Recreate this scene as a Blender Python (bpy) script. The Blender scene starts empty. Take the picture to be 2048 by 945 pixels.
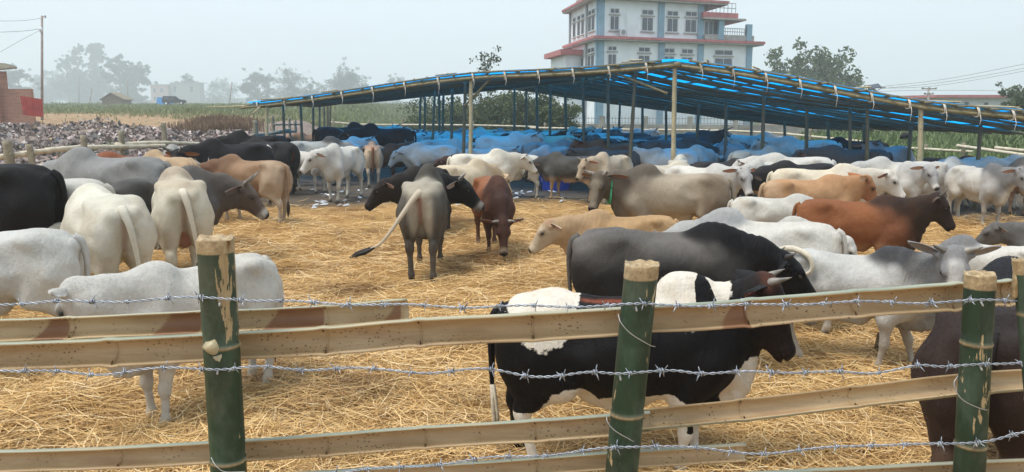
import bpy, bmesh, math, random, itertools
import numpy as np
from mathutils import Vector, Matrix
random.seed(7); np.random.seed(7)
HAZE = .0015
SC = bpy.context.scene
COL = SC.collection
R = math.radians
# ------------------------------------------------------------------ camera
CAMZ, FPX, PITCH = 2.0, 1607.0, math.atan((472.5-212.)/1607.)
cam = bpy.data.cameras.new('camera'); cam.sensor_width = 36; cam.lens = 36*FPX/2048; cam.clip_start = .05; cam.clip_end = 3000
camo = bpy.data.objects.new('camera', cam); COL.objects.link(camo)
camo.location = (0, 0, CAMZ); camo.rotation_euler = (math.pi/2-PITCH, 0, 0); SC.camera = camo
# ------------------------------------------------------------------ sky, sun, exposure
SUN_EL, SUN_AZ = R(66), R(-112)          # azimuth from +Y towards +X
w = bpy.data.worlds.new('World'); SC.world = w; w.use_nodes = True
nt = w.node_tree; bg = nt.nodes['Background']
sky = nt.nodes.new('ShaderNodeTexSky'); sky.sky_type = 'NISHITA'; sky.sun_disc = False
sky.sun_elevation = SUN_EL; sky.sun_rotation = SUN_AZ; sky.altitude = 100; sky.air_density = 1.0; sky.dust_density = 6.0; sky.ozone_density = 1.0
mx = nt.nodes.new('ShaderNodeMix'); mx.data_type = 'RGBA'; mx.inputs[0].default_value = .86
mx.inputs[7].default_value = (4.8, 5.45, 5.95, 1)     # thin even overcast
nt.links.new(sky.outputs[0], mx.inputs[6]); nt.links.new(mx.outputs[2], bg.inputs[0]); bg.inputs[1].default_value = .10
sl = bpy.data.lights.new('sun', 'SUN'); sl.energy = 1.5; sl.angle = R(22); sl.color = (1, .95, .88)
so = bpy.data.objects.new('sun', sl); COL.objects.link(so)
so.rotation_euler = (math.pi/2-SUN_EL, 0, -SUN_AZ+math.pi) if False else (0, 0, 0)
sd_ = Vector((math.sin(SUN_AZ)*math.cos(SUN_EL), math.cos(SUN_AZ)*math.cos(SUN_EL), math.sin(SUN_EL)))
so.rotation_euler = sd_.to_track_quat('Z', 'Y').to_euler(); so.location = sd_*50
SC.view_settings.view_transform = 'Standard'; SC.view_settings.look = 'None'; SC.view_settings.gamma = 1; SC.view_settings.exposure = 1.02
SC.view_settings.use_curve_mapping = False
SC.render.engine = 'CYCLES'
cy = SC.cycles; cy.max_bounces = 7; cy.diffuse_bounces = 4; cy.transmission_bounces = 4; cy.transparent_max_bounces = 8; cy.volume_bounces = 2; cy.use_denoising = True
# ------------------------------------------------------------------ helpers
def W(px, Y, z=.7):
    """world x of picture column px at range Y, height z"""
    return (px-1024)/FPX*(Y*math.cos(PITCH)+(CAMZ-z)*math.sin(PITCH))
def Zof(py, Y):
    """world height seen at picture row py at range Y"""
    return CAMZ-Y*math.tan(PITCH+math.atan((py-472.5)/FPX))
def Yof(py, z=0):
    return (CAMZ-z)/math.tan(PITCH+math.atan((py-472.5)/FPX))
def pt(px, py, Y): z = Zof(py, Y); return np.array([W(px, Y, z), Y, z])

def mk_mesh(name, V, F, mat=None, smooth=True, color=None, fattr=None, mats=None, midx=None):
    V = np.asarray(V, np.float32)
    me = bpy.data.meshes.new(name)
    if isinstance(F, np.ndarray) and F.ndim == 2:
        polys = F; deg = (F.shape[1] == 4) and (F[:, 2] == F[:, 3]).any()
    else:
        deg = True; polys = F
    if not deg:
        n, k = polys.shape; tot = np.full(n, k); li = polys.ravel()
    else:
        L = []
        for f in polys:
            f = [int(a) for a in f]
            if len(f) == 4 and f[2] == f[3]: f = f[:3]
            L.append(f)
        tot = np.array([len(f) for f in L]); li = np.array([a for f in L for a in f])
    me.vertices.add(len(V)); me.vertices.foreach_set('co', V.ravel())
    me.loops.add(len(li)); me.loops.foreach_set('vertex_index', li.astype(np.int32))
    me.polygons.add(len(tot)); me.polygons.foreach_set('loop_start', np.r_[0, np.cumsum(tot)[:-1]].astype(np.int32))
    if midx is not None: me.polygons.foreach_set('material_index', np.asarray(midx, np.int32))
    me.polygons.foreach_set('use_smooth', np.full(len(tot), bool(smooth)))
    if color is not None:
        a = me.color_attributes.new('coat', 'FLOAT_COLOR', 'POINT')
        a.data.foreach_set('color', np.c_[color, np.ones(len(V))].astype(np.float32).ravel())
    if fattr is not None:
        for k_, v in fattr.items():
            a = me.attributes.new(k_, 'FLOAT', 'POINT'); a.data.foreach_set('value', np.asarray(v, np.float32))
    for m_ in (mats or ([mat] if mat else [])): me.materials.append(m_)
    me.update(calc_edges=True)
    return me
def obj(name, me, parent=None, loc=None, rot=None):
    o = bpy.data.objects.new(name, me); COL.objects.link(o)
    if parent: o.parent = parent
    if loc is not None: o.location = loc
    if rot is not None: o.rotation_euler = rot
    return o
def tag(o, label=None, cat=None, group=None, kind=None):
    if label: o['label'] = label
    if cat: o['category'] = cat
    if group: o['group'] = group
    if kind: o['kind'] = kind
    return o
class MB:
    """collects shapes into one mesh"""
    def __init__(s): s.V = []; s.F = []; s.n = 0
    def add(s, V, F):
        V = np.asarray(V, float); s.V.append(V); s.F += [tuple(int(a)+s.n for a in f) for f in F]; s.n += len(V); return s
    def box(s, lo, hi, M=None, o=None):
        V = np.array(list(itertools.product(*zip(lo, hi))), float)
        if M is not None: V = V@np.array(M).T
        if o is not None: V = V+o
        return s.add(V, [(0, 1, 3, 2), (4, 6, 7, 5), (0, 4, 5, 1), (2, 3, 7, 6), (0, 2, 6, 4), (1, 5, 7, 3)])
    def tube(s, pts, r, n=8):
        r = np.full(len(pts), r) if np.isscalar(r) else r
        return s.add(*tube(pts, r, n))
    def mesh(s, name, mat=None, smooth=False): return mk_mesh(name, np.vstack(s.V), s.F, mat, smooth)

# ------------------------------------------------------------------ materials
def mat(name):
    m = bpy.data.materials.new(name); m.use_nodes = True
    nt = m.node_tree; return m, nt, nt.nodes['Principled BSDF']
class N:
    """tiny node builder"""
    def __init__(s, nt): s.nt = nt
    def new(s, t, **kw):
        n = s.nt.nodes.new('ShaderNode'+t)
        for k, v in kw.items(): setattr(n, k, v)
        return n
    def link(s, a, b): s.nt.links.new(a, b)
    def val(s, n, i, v):
        if hasattr(v, 'is_linked') or isinstance(v, bpy.types.NodeSocket): s.link(v, n.inputs[i])
        else: n.inputs[i].default_value = v
    def noise(s, scale, vec=None, detail=4, rough=.55, dist=0):
        n = s.new('TexNoise'); n.inputs['Scale'].default_value = scale; n.inputs['Detail'].default_value = detail
        n.inputs['Roughness'].default_value = rough; n.inputs['Distortion'].default_value = dist
        if vec is not None: s.link(vec, n.inputs['Vector'])
        return n.outputs['Fac']
    def voro(s, scale, vec=None, feature='F1', out='Distance'):
        n = s.new('TexVoronoi', feature=feature); n.inputs['Scale'].default_value = scale
        if vec is not None: s.link(vec, n.inputs['Vector'])
        return n.outputs[out]
    def coord(s, which='Object', scale=(1, 1, 1), rot=(0, 0, 0)):
        c = s.new('TexCoord'); m = s.new('Mapping'); m.inputs['Scale'].default_value = scale; m.inputs['Rotation'].default_value = rot
        s.link(c.outputs[which], m.inputs[0]); return m.outputs[0]
    def geo(s, out='Position'): return s.new('NewGeometry').outputs[out]
    def scale(s, vec, sc):
        m = s.new('Mapping'); m.inputs['Scale'].default_value = sc; s.link(vec, m.inputs[0]); return m.outputs[0]
    def ramp(s, fac, stops, interp='LINEAR'):
        r = s.new('ValToRGB'); e = r.color_ramp.elements; r.color_ramp.interpolation = interp
        while len(e) < len(stops): e.new(.5)
        for el, (p, c) in zip(e, stops):
            el.position = p; el.color = (*c, 1) if not np.isscalar(c) else (c, c, c, 1)
        s.val(r, 0, fac); return r.outputs[0]
    def mix(s, fac, a, b, mode='MIX'):
        m = s.new('Mix', data_type='RGBA', blend_type=mode); s.val(m, 0, fac)
        for i, v in ((6, a), (7, b)):
            if isinstance(v, bpy.types.NodeSocket): s.link(v, m.inputs[i])
            else: m.inputs[i].default_value = (*v, 1) if not np.isscalar(v) else (v, v, v, 1)
        return m.outputs[2]
    def math(s, op, a, b=0, clamp=False):
        m = s.new('Math', operation=op, use_clamp=clamp); s.val(m, 0, a); s.val(m, 1, b); return m.outputs[0]
    def bump(s, h, strength=.3, dist=.01, normal=None):
        b = s.new('Bump'); b.inputs['Strength'].default_value = strength; b.inputs['Distance'].default_value = dist
        s.link(h, b.inputs['Height'])
        if normal is not None: s.link(normal, b.inputs['Normal'])
        return b.outputs[0]
    def attr(s, name, out='Color'): return s.new('Attribute', attribute_name=name).outputs[out]
def setp(nt, b, base=None, rough=None, normal=None, **kw):
    for k, v in dict([('Base Color', base), ('Roughness', rough), ('Normal', normal)]+list(kw.items())).items():
        if v is None: continue
        if isinstance(v, bpy.types.NodeSocket): nt.links.new(v, b.inputs[k])
        else: b.inputs[k].default_value = (*v, 1) if isinstance(v, tuple) and len(v) == 3 else v
def flat(name, c, rough=.7, var=.15, scale=6, metal=0, spec=None, bump=0, bscale=60):
    m, nt, b = mat(name); n = N(nt); g = n.geo()
    v = n.noise(scale, g, 5); col = n.mix(1.0, n.ramp(v, [(.3, 1-var), (.7, 1+var)]), c, 'MULTIPLY')
    setp(nt, b, base=col, rough=rough, Metallic=metal)
    if spec is not None: b.inputs['Specular IOR Level'].default_value = spec
    if bump: setp(nt, b, normal=n.bump(n.noise(bscale, g, 3), bump, .01))
    return m
# ------------------------------------------------------------------ cattle: implicit surface -> one continuous mesh
def sstep(a, b, x):
    t = np.clip((x-a)/(b-a), 0, 1); return t*t*(3-2*t)
_nr = np.random.RandomState(11)
_NK = _nr.normal(size=(40, 3)); _NK /= np.linalg.norm(_NK, axis=1)[:, None]; _NP = _nr.uniform(0, 6.28, 40)
def wob(P, freq, seed=0, n=7):
    """cheap smooth 3-D noise, about -1..1"""
    r = 0
    for i in range(n):
        j = (i*3+seed*5) % 40
        r = r+np.sin(P@_NK[j]*freq*(1+.37*i)+_NP[(j+seed*7) % 40]+1.3*seed)/(1+.25*i)
    return r/2.6
def nrm(v): return np.asarray(v, float)/np.linalg.norm(v)

def sd_cone(P, a, b, ra, rb):
    ba = b-a; pa = P-a
    h = np.clip((pa@ba)/(ba@ba+1e-9), 0, 1)
    return np.sqrt((((pa-h[..., None]*ba))**2).sum(-1))-(ra+(rb-ra)*h)
def sd_ell(P, c, r):
    q = (P-c); k0 = np.sqrt(((q/r)**2).sum(-1)); k1 = np.sqrt(((q/(r*r))**2).sum(-1))+1e-9
    return k0*(k0-1)/k1

class SDF:
    def __init__(s): s.p = []
    def cone(s, a, b, ra, rb, g, k=.05, side=None, sq=1.0, sub=False):
        a = np.array(a, float); b = np.array(b, float)
        if side is None: f = lambda P: sd_cone(P, a, b, ra, rb)
        else:
            side = nrm(side)
            def f(P):                       # flattened along `side`
                Q = P-((P-a)@side)[..., None]*side*(1-1/sq)
                b2 = b-((b-a)@side)*side*(1-1/sq)
                return sd_cone(Q, a, b2, ra, rb)*min(1, sq*1.25)
        m = max(ra, rb)*max(1, sq)
        s.p.append((f, np.minimum(a, b)-m, np.maximum(a, b)+m, g, k, sub))
    def ell(s, c, r, g, k=.05, M=None, sub=False):
        c = np.array(c, float); r = np.array(r, float)
        if M is None: f = lambda P: sd_ell(P, c, r); e = r
        else:
            f = lambda P: sd_ell((P-c)@M, np.zeros(3), r); e = np.abs(M)@r
        s.p.append((f, c-e, c+e, g, k, sub))
    def fun(s, f, lo, hi, g, k=.05): s.p.append((f, np.array(lo, float), np.array(hi, float), g, k, False))
    @staticmethod
    def mix(f, d, k, sub):
        if sub:
            h = np.maximum(k-np.abs(f+d), 0)/k
            return np.maximum(f, -d)+h*h*k*.25
        h = np.maximum(k-np.abs(f-d), 0)/k
        return np.minimum(f, d)-h*h*k*.25
    def at(s, P):
        f = np.full(P.shape[:-1], .3)
        for fn, lo, hi, g, k, sub in s.p:
            i = np.flatnonzero(((P > lo-k-.01) & (P < hi+k+.01)).all(-1))
            if len(i): f[i] = s.mix(f[i], fn(P[i]), k, sub)
        return np.maximum(f, -P[..., 2])
    def groups(s, P):
        G = {}
        for fn, lo, hi, g, k, sub in s.p:
            if sub: continue
            i = np.flatnonzero(((P > lo-.2) & (P < hi+.2)).all(-1)); d = np.full(len(P), .25); d[i] = fn(P[i])
            G[g] = np.minimum(G[g], d) if g in G else d
        return G
    def mesh(s, vox):
        lo = np.min([q[1] for q in s.p if not q[5]], axis=0)-vox*2.5; hi = np.max([q[2] for q in s.p if not q[5]], axis=0)+vox*2.5
        lo[2] = -vox*2.3
        n = np.ceil((hi-lo)/vox).astype(int)+1
        ax = [lo[i]+vox*np.arange(n[i]) for i in range(3)]
        f = np.full(n, .3)
        for fn, a, b, g, k, sub in s.p:
            i0 = np.clip(np.floor((a-k-lo)/vox).astype(int)-1, 0, n-1); i1 = np.clip(np.ceil((b+k-lo)/vox).astype(int)+2, 1, n)
            sl = tuple(slice(i0[i], i1[i]) for i in range(3))
            P = np.stack(np.meshgrid(ax[0][sl[0]], ax[1][sl[1]], ax[2][sl[2]], indexing='ij'), -1)
            f[sl] = s.mix(f[sl], fn(P), k, sub)
        f = np.maximum(f, -ax[2][None, None, :])
        # surface nets
        ins = f < 0
        c = np.zeros(n-1, int)
        for dx in (0, 1):
            for dy in (0, 1):
                for dz in (0, 1): c += ins[dx:n[0]-1+dx, dy:n[1]-1+dy, dz:n[2]-1+dz]
        act = (c > 0) & (c < 8)
        idx = np.full(n-1, -1); cells = np.argwhere(act); idx[act] = np.arange(len(cells))
        acc = np.zeros((len(cells), 3)); cnt = np.zeros(len(cells))
        cor = [np.array(q) for q in itertools.product((0, 1), repeat=3)]
        for a in cor:
            for d in range(3):
                if a[d]: continue
                b = a.copy(); b[d] = 1
                fa = f[tuple((cells+a).T)]; fb = f[tuple((cells+b).T)]
                m = (fa < 0) != (fb < 0)
                t = np.where(m, fa/np.where(m, fa-fb, 1), 0)
                acc += m[:, None]*(a+t[:, None]*(b-a)); cnt += m
        V = lo+(cells+acc/cnt[:, None])*vox
        F = []
        for d in range(3):
            u, w = (d+1) % 3, (d+2) % 3
            sa = [slice(1, n[i]-1) for i in range(3)]; sa[d] = slice(0, n[d]-1)
            sb = list(sa); sb[d] = slice(1, n[d])
            A = ins[tuple(sa)]; B = ins[tuple(sb)]
            for flip, msk in ((0, A & ~B), (1, B & ~A)):
                e = np.argwhere(msk)
                if not len(e): continue
                o = np.ones(3, int); o[d] = 0
                e = e+o
                def cell(du, dw):
                    q = e.copy(); q[:, u] += du; q[:, w] += dw; return idx[tuple(q.T)]
                q = np.stack([cell(-1, -1), cell(0, -1), cell(0, 0), cell(-1, 0)], 1)
                F.append(q[:, ::-1] if flip else q)
        F = np.concatenate(F)
        for it in range(2 if vox < .024 else 1):                                   # snap to the exact surface
            e = vox*.3; g = np.zeros_like(V); v0 = s.at(V)
            for d in range(3):
                dv = np.zeros(3); dv[d] = e
                g[:, d] = (s.at(V+dv)-v0)/e
            st = (v0/np.maximum((g**2).sum(1), .3))[:, None]*g
            V = V-np.clip(st, -vox*.6, vox*.6)
        return V, F

TORSO = np.array([  # x, top, bottom, half width
    (-.735, 1.02, .95, .02), (-.71, 1.06, .87, .10), (-.62, 1.125, .74, .175), (-.47, 1.165, .665, .215), (-.30, 1.15, .635, .228),
    (-.08, 1.13, .585, .258), (.14, 1.125, .558, .258), (.33, 1.135, .55, .228), (.50, 1.10, .56, .182), (.62, 1.03, .58, .145), (.71, .94, .66, .08), (.745, .87, .75, .02)])
def rotz(a): c, s_ = math.cos(a), math.sin(a); return np.array([[c, -s_, 0], [s_, c, 0], [0, 0, 1]])
def roty(a): c, s_ = math.cos(a), math.sin(a); return np.array([[c, 0, s_], [0, 1, 0], [-s_, 0, c]])
def rotx(a): c, s_ = math.cos(a), math.sin(a); return np.array([[1, 0, 0], [0, c, -s_], [0, s_, c]])

def tube(pts, rad, n=8, cap=True):
    P = np.array(pts, float); m = len(P)
    T = np.gradient(P, axis=0); T /= np.linalg.norm(T, axis=1)[:, None]+1e-9
    ref = np.array([0, 0, 1.]) if abs(T[0][2]) < .9 else np.array([0, 1., 0])
    V = []; u = nrm(np.cross(ref, T[0]))
    for i in range(m):
        u = nrm(u-T[i]*(u@T[i])); w = np.cross(T[i], u)
        for k in range(n):
            a = 2*math.pi*k/n; V.append(P[i]+rad[i]*(math.cos(a)*u+math.sin(a)*w))
    F = [(i*n+k, i*n+(k+1) % n, (i+1)*n+(k+1) % n, (i+1)*n+k) for i in range(m-1) for k in range(n)]
    if cap:
        V += [P[0], P[-1]]; a, b = len(V)-2, len(V)-1
        F += [(a, (k+1) % n, k, k) for k in range(n)]+[(b, (m-1)*n+k, (m-1)*n+(k+1) % n, (m-1)*n+(k+1) % n) for k in range(n)]
    return np.array(V), F
def spline(pts, n):
    P = np.array(pts, float); m = len(P)
    Q = np.vstack([2*P[0]-P[1], P, 2*P[-1]-P[-2]]); out = []
    for t in np.linspace(0, m-1-1e-6, n):
        i = int(t); t -= i; a, b, c, d = Q[i:i+4]
        out.append(.5*((2*b)+(c-a)*t+(2*a-5*b+4*c-d)*t*t+(3*b-a-3*c+d)*t**3))
    return np.array(out)

def cow_sdf(hump=1.0, fat=1.0, neck=(0, 0), head=(0, -45), swing=(0, 0, 0, 0), headsize=1.0, dewlap=1.0, bull=False, legs=1.0, necklen=1.0, thick=1.0, udder=False, **kw):
    S = SDF()
    X = TORSO[:, 0]; xs = np.linspace(X[0], X[-1], 120)
    def curve(col):
        P = spline(np.c_[X, TORSO[:, col], 0*X], 400); return np.interp(xs, P[:, 0], P[:, 1])
    top, bot, hw = curve(1), curve(2), curve(3)*(.55+.45*fat)
    mid_b = np.exp(-((xs+.02)/.3)**2)
    bot = bot-(fat-1)*.16*mid_b; hw = hw*(1+.25*(fat-1)*mid_b)
    def torso(P):
        x = np.clip(P[..., 0], xs[0], xs[-1])
        t = np.interp(x, xs, top); b = np.interp(x, xs, bot); w = np.maximum(np.interp(x, xs, hw), .01)
        zc = b+(t-b)*.52; a = np.where(P[..., 2] > zc, t-zc, zc-b)+1e-4
        zz = (P[..., 2]-zc)/a
        ww = w*(1-.16*np.clip(zz, 0, 1.2)**2*sstep(-.5, .1, x)-.10*np.clip(-zz, 0, 1.2)**2)
        q = np.sqrt((np.abs(P[..., 1])/ww)**2.3+np.abs(zz)**2.3+1e-9)**(2/2.3)
        d = (q-1)*np.minimum(a, ww)*.82
        d = d+(.0045*(1.35-fat))*np.cos(P[..., 0]*62+P[..., 2]*14)*sstep(-.22, -.12, x)*sstep(.34, .2, x)*sstep(1.08, 1.0, P[..., 2])*sstep(.62, .72, P[..., 2])
        return np.maximum(d, np.abs(P[..., 0]-x)*.9-.002) if False else d+np.abs(P[..., 0]-x)*.9
    S.fun(torso, (-.76, -.36, .35), (.78, .36, 1.2), 'torso')
    # spine, hips, pins
    for sg in (1, -1):
        hb_ = float(np.clip((1.12-fat)/.24, 0, 1)); S.ell((-.40, sg*(.172+.018*hb_), 1.078+.020*hb_), (.08-.018*hb_, .052-.010*hb_, .048), 'hip', .10-.035*hb_)
        S.ell((-.69, sg*.085, 1.01), (.05, .045, .05), 'hip', .08)
        S.ell((-.255, sg*(.285+.05*(fat-1)), .995), (.105, .075, .095), 'x', .11, sub=True)      # hollow flank
        S.ell((-.53, sg*.135, .83), (.20, .105*thick, .29), 'hind', .06, M=roty(.22))
        S.ell((.45, sg*.125, .84), (.125, .098*thick, .28), 'shoulder', .06, M=roty(-.25))
        S.ell((.57, sg*.10, .78), (.10, .085, .13), 'shoulder', .09)
    S.cone((-.62, 0, 1.095), (.25, 0, 1.10), .035, .035, 'torso', .07)
    if hump > 0:
        S.ell((.42, 0, 1.10), (.20, .082, .085+.085*hump), 'hump', .11, M=roty(.12))
        S.ell((.36, 0, 1.13+.075*hump), (.085*hump+.03, .058, .07*hump+.025), 'hump', .09)
    # legs: (joints)
    L = legs; sw = swing
    for i, (sg, dx) in enumerate(((1, sw[0]), (-1, sw[1]))):
        J = lambda x, y, z: (x+dx*(1-min(z, .8)/.8), sg*y, z*L if z < .6 else z)
        S.cone(J(.52, .14, .76), J(.40, .15, .57), .112*thick, .082*thick, 'shoulder', .07)
        S.cone(J(.41, .14, .58), J(.435, .13, .345), .074*thick, .039, 'foreleg', .05)
        S.ell(J(.44, .13, .335), (.042, .040, .055), 'foreleg', .03)
        S.cone(J(.435, .13, .31), J(.43, .125, .12), .030, .027, 'foreleg', .03)
        S.ell(J(.432, .125, .105), (.037, .036, .040), 'foreleg', .03)
        S.cone(J(.435, .125, .10), J(.468, .125, .045), .030, .037, 'hoof', .02)
        S.cone(J(.46, .125, .02), J(.485, .125, .02), .042, .036, 'hoof', .02)
    for i, (sg, dx) in enumerate(((1, sw[2]), (-1, sw[3]))):
        J = lambda x, y, z: (x+dx*(1-min(z, .85)/.85), sg*y, z*L if z < .6 else z)
        S.cone(J(-.50, .145, .80), J(-.37, .165, .635), .15*thick, .10*thick, 'hind', .08)
        S.cone(J(-.63, .115, .88), J(-.615, .13, .58), .10*thick, .068*thick, 'hind', .07)
        S.cone(J(-.42, .155, .64), J(-.63, .135, .44), .098*thick, .044, 'hindleg', .06)
        S.cone(J(-.655, .135, .47), J(-.645, .133, .40), .030, .036, 'hindleg', .05)
        S.cone(J(-.635, .133, .41), J(-.60, .128, .13), .037, .030, 'hindleg', .04)
        S.ell(J(-.595, .127, .11), (.040, .037, .041), 'hindleg', .03)
        S.cone(J(-.59, .127, .10), J(-.555, .127, .045), .031, .037, 'hoof', .02)
        S.cone(J(-.565, .127, .02), J(-.535, .127, .02), .042, .036, 'hoof', .02)
    S.cone((-.15, 0, .565), (.12, 0, .525), .075, .06, 'belly', .12)
    if bull:
        S.cone((-.17, 0, .55), (-.03, 0, .455), .06, .035, 'belly', .09)
        S.ell((-.50, 0, .60), (.065, .062, .10), 'scrotum', .05)
    if udder: S.ell((-.42, 0, .60), (.11, .09, .08), 'scrotum', .08)
    # neck and head
    ny, npit = math.radians(neck[0]), math.radians(neck[1])
    base = np.array([.55, 0, .97]); nl = .50*necklen
    d0 = rotz(ny*.45)@roty(-npit*.6)@np.array([1, 0, 0.]); d1 = rotz(ny)@roty(-npit)@np.array([1, 0, 0.])
    mid = base+d0*nl*.5; poll = mid+d1*nl*.5
    hy, hp = ny+math.radians(head[0]), math.radians(head[1])
    H = rotz(hy)@roty(-hp)
    if len(head) > 2: H = H@rotx(math.radians(head[2]))
    hs = headsize
    hd = lambda x, y, z: poll+H@(np.array([x, y, z], float)*hs)
    sd = np.cross(d0, [0, 0, 1]); sd1 = np.cross(d1, [0, 0, 1])
    S.cone((.44, 0, 1.02), mid+[0, 0, .035], .155, .125, 'neck', .12, side=sd, sq=.80)
    S.cone(mid+[0, 0, .035], hd(.03, 0, -.01), .125, .098, 'neck', .09, side=sd1, sq=.80)
    S.cone((.60, 0, .80), mid-[0, 0, .10], .15, .115, 'neck', .12, side=sd, sq=.70)
    S.cone(mid-[0, 0, .10], hd(.08, 0, -.13), .115, .075, 'neck', .09, side=sd1, sq=.75)
    if dewlap > 0:
        th = hd(.13, 0, -.17); br = np.array([.66, 0, .66-.05*dewlap])
        m1 = mid*.55+br*.45-np.array([0, 0, .07*dewlap])
        S.cone(th, m1, .04, .085*dewlap, 'dewlap', .07, side=sd, sq=.32)
        S.cone(m1, br, .085*dewlap, .10, 'dewlap', .07, side=sd, sq=.36)
        S.cone(br, (.50, 0, .55), .10, .06, 'dewlap', .10, side=(0, 1, 0), sq=.5)
    E = lambda c, r, k: S.ell(hd(*c), np.array(r)*hs, 'head', k*hs, M=H)
    E((.085, 0, -.035), (.145, .100, .115), .06)
    E((.005, 0, .035), (.062, .080, .052), .05)
    S.cone(hd(.13, 0, .005), hd(.40, 0, -.052), .082*hs, .056*hs, 'head', .05*hs, side=H[:, 1], sq=.92)
    S.cone(hd(.09, 0, -.115), hd(.37, 0, -.105), .088*hs, .042*hs, 'head', .06*hs, side=H[:, 1], sq=.74)
    E((.425, 0, -.062), (.055, .066, .056), .04)
    E((.435, 0, -.10), (.042, .048, .032), .03)
    for sg in (1, -1):
        E((.155, sg*.078, .035), (.052, .030, .034), .035)      # brow
        S.ell(hd(.17, sg*.108, .008), np.array((.030, .016, .020))*hs, 'x', .02*hs, M=H, sub=True)   # socket
        S.ell(hd(.474, sg*.032, -.046), np.array((.014, .011, .016))*hs, 'x', .012*hs, M=H, sub=True)  # nostril
        S.cone(hd(.02, sg*.085, .0), hd(.0, sg*.135, -.005), .034*hs, .024*hs, 'head', .03*hs)
    S.cone(hd(.40, 0, -.094), hd(.48, 0, -.094), .010*hs, .010*hs, 'x', .012*hs, side=H[:, 1], sq=5.0, sub=True)
    return S, poll, H, hs, hd

def ear_mesh(hd, sg, size=1.0, droop=.25, back=.35, n=9, m=7):
    """cupped leaf, both faces; returns verts, faces and an inside mask"""
    L = .235*size; W = .062*size
    out = []
    for layer in (0, 1):
        for i in range(n):
            t = i/(n-1); w = W*(math.sin(math.pi*min(1, t*.86+.10))**.75)*(1.0 if t < .97 else .4)
            for j in range(m):
                s_ = j/(m-1)*2-1
                cup = (1-s_*s_)*.030*size*(1-.5*t)
                p = np.array([-back*L*t-cup*1.0+(.006 if layer == 0 else -.006)*size*(1-s_*s_), sg*(.105+L*t*.93), -droop*L*t*(1+.4*t)+s_*w])
                out.append(p)
    V = np.array(out); F = []
    for layer in (0, 1):
        o = layer*n*m
        for i in range(n-1):
            for j in range(m-1):
                q = (o+i*m+j, o+(i+1)*m+j, o+(i+1)*m+j+1, o+i*m+j+1)
                F.append(q if (layer == 0) == (sg > 0) else q[::-1])
    per = [(i*m) for i in range(n)]+[((n-1)*m+j) for j in range(1, m)]+[(i*m+m-1) for i in range(n-2, -1, -1)]
    for a, b in zip(per[:-1], per[1:]):
        q = (a, b, b+n*m, a+n*m); F.append(q[::-1] if sg > 0 else q)
    Vw = np.array([hd(*v) for v in V])
    return Vw, F, np.r_[np.ones(n*m), np.zeros(n*m)]

def horn_mesh(hd, sg, L=.16, out=.5, up=.9, fwd=.15, r=.030):
    pts = [hd(.0, sg*.055, .045)]
    for t in np.linspace(.2, 1, 5):
        pts.append(hd(fwd*L*t*t*1.2-.01, sg*(.06+out*L*(t-.32*t*t)*1.3), .05+up*L*t*(.55+.45*t)))
    P = spline(pts, 11); R = r*(1-np.linspace(0, 1, 11)**1.25*.92)
    return tube(P, R, 9)

TAIL_HANG = ((-.70, 0, 1.075), (-.755, 0, 1.04), (-.785, .005, .92), (-.785, .012, .74), (-.775, .02, .56), (-.77, .02, .42))

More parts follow.
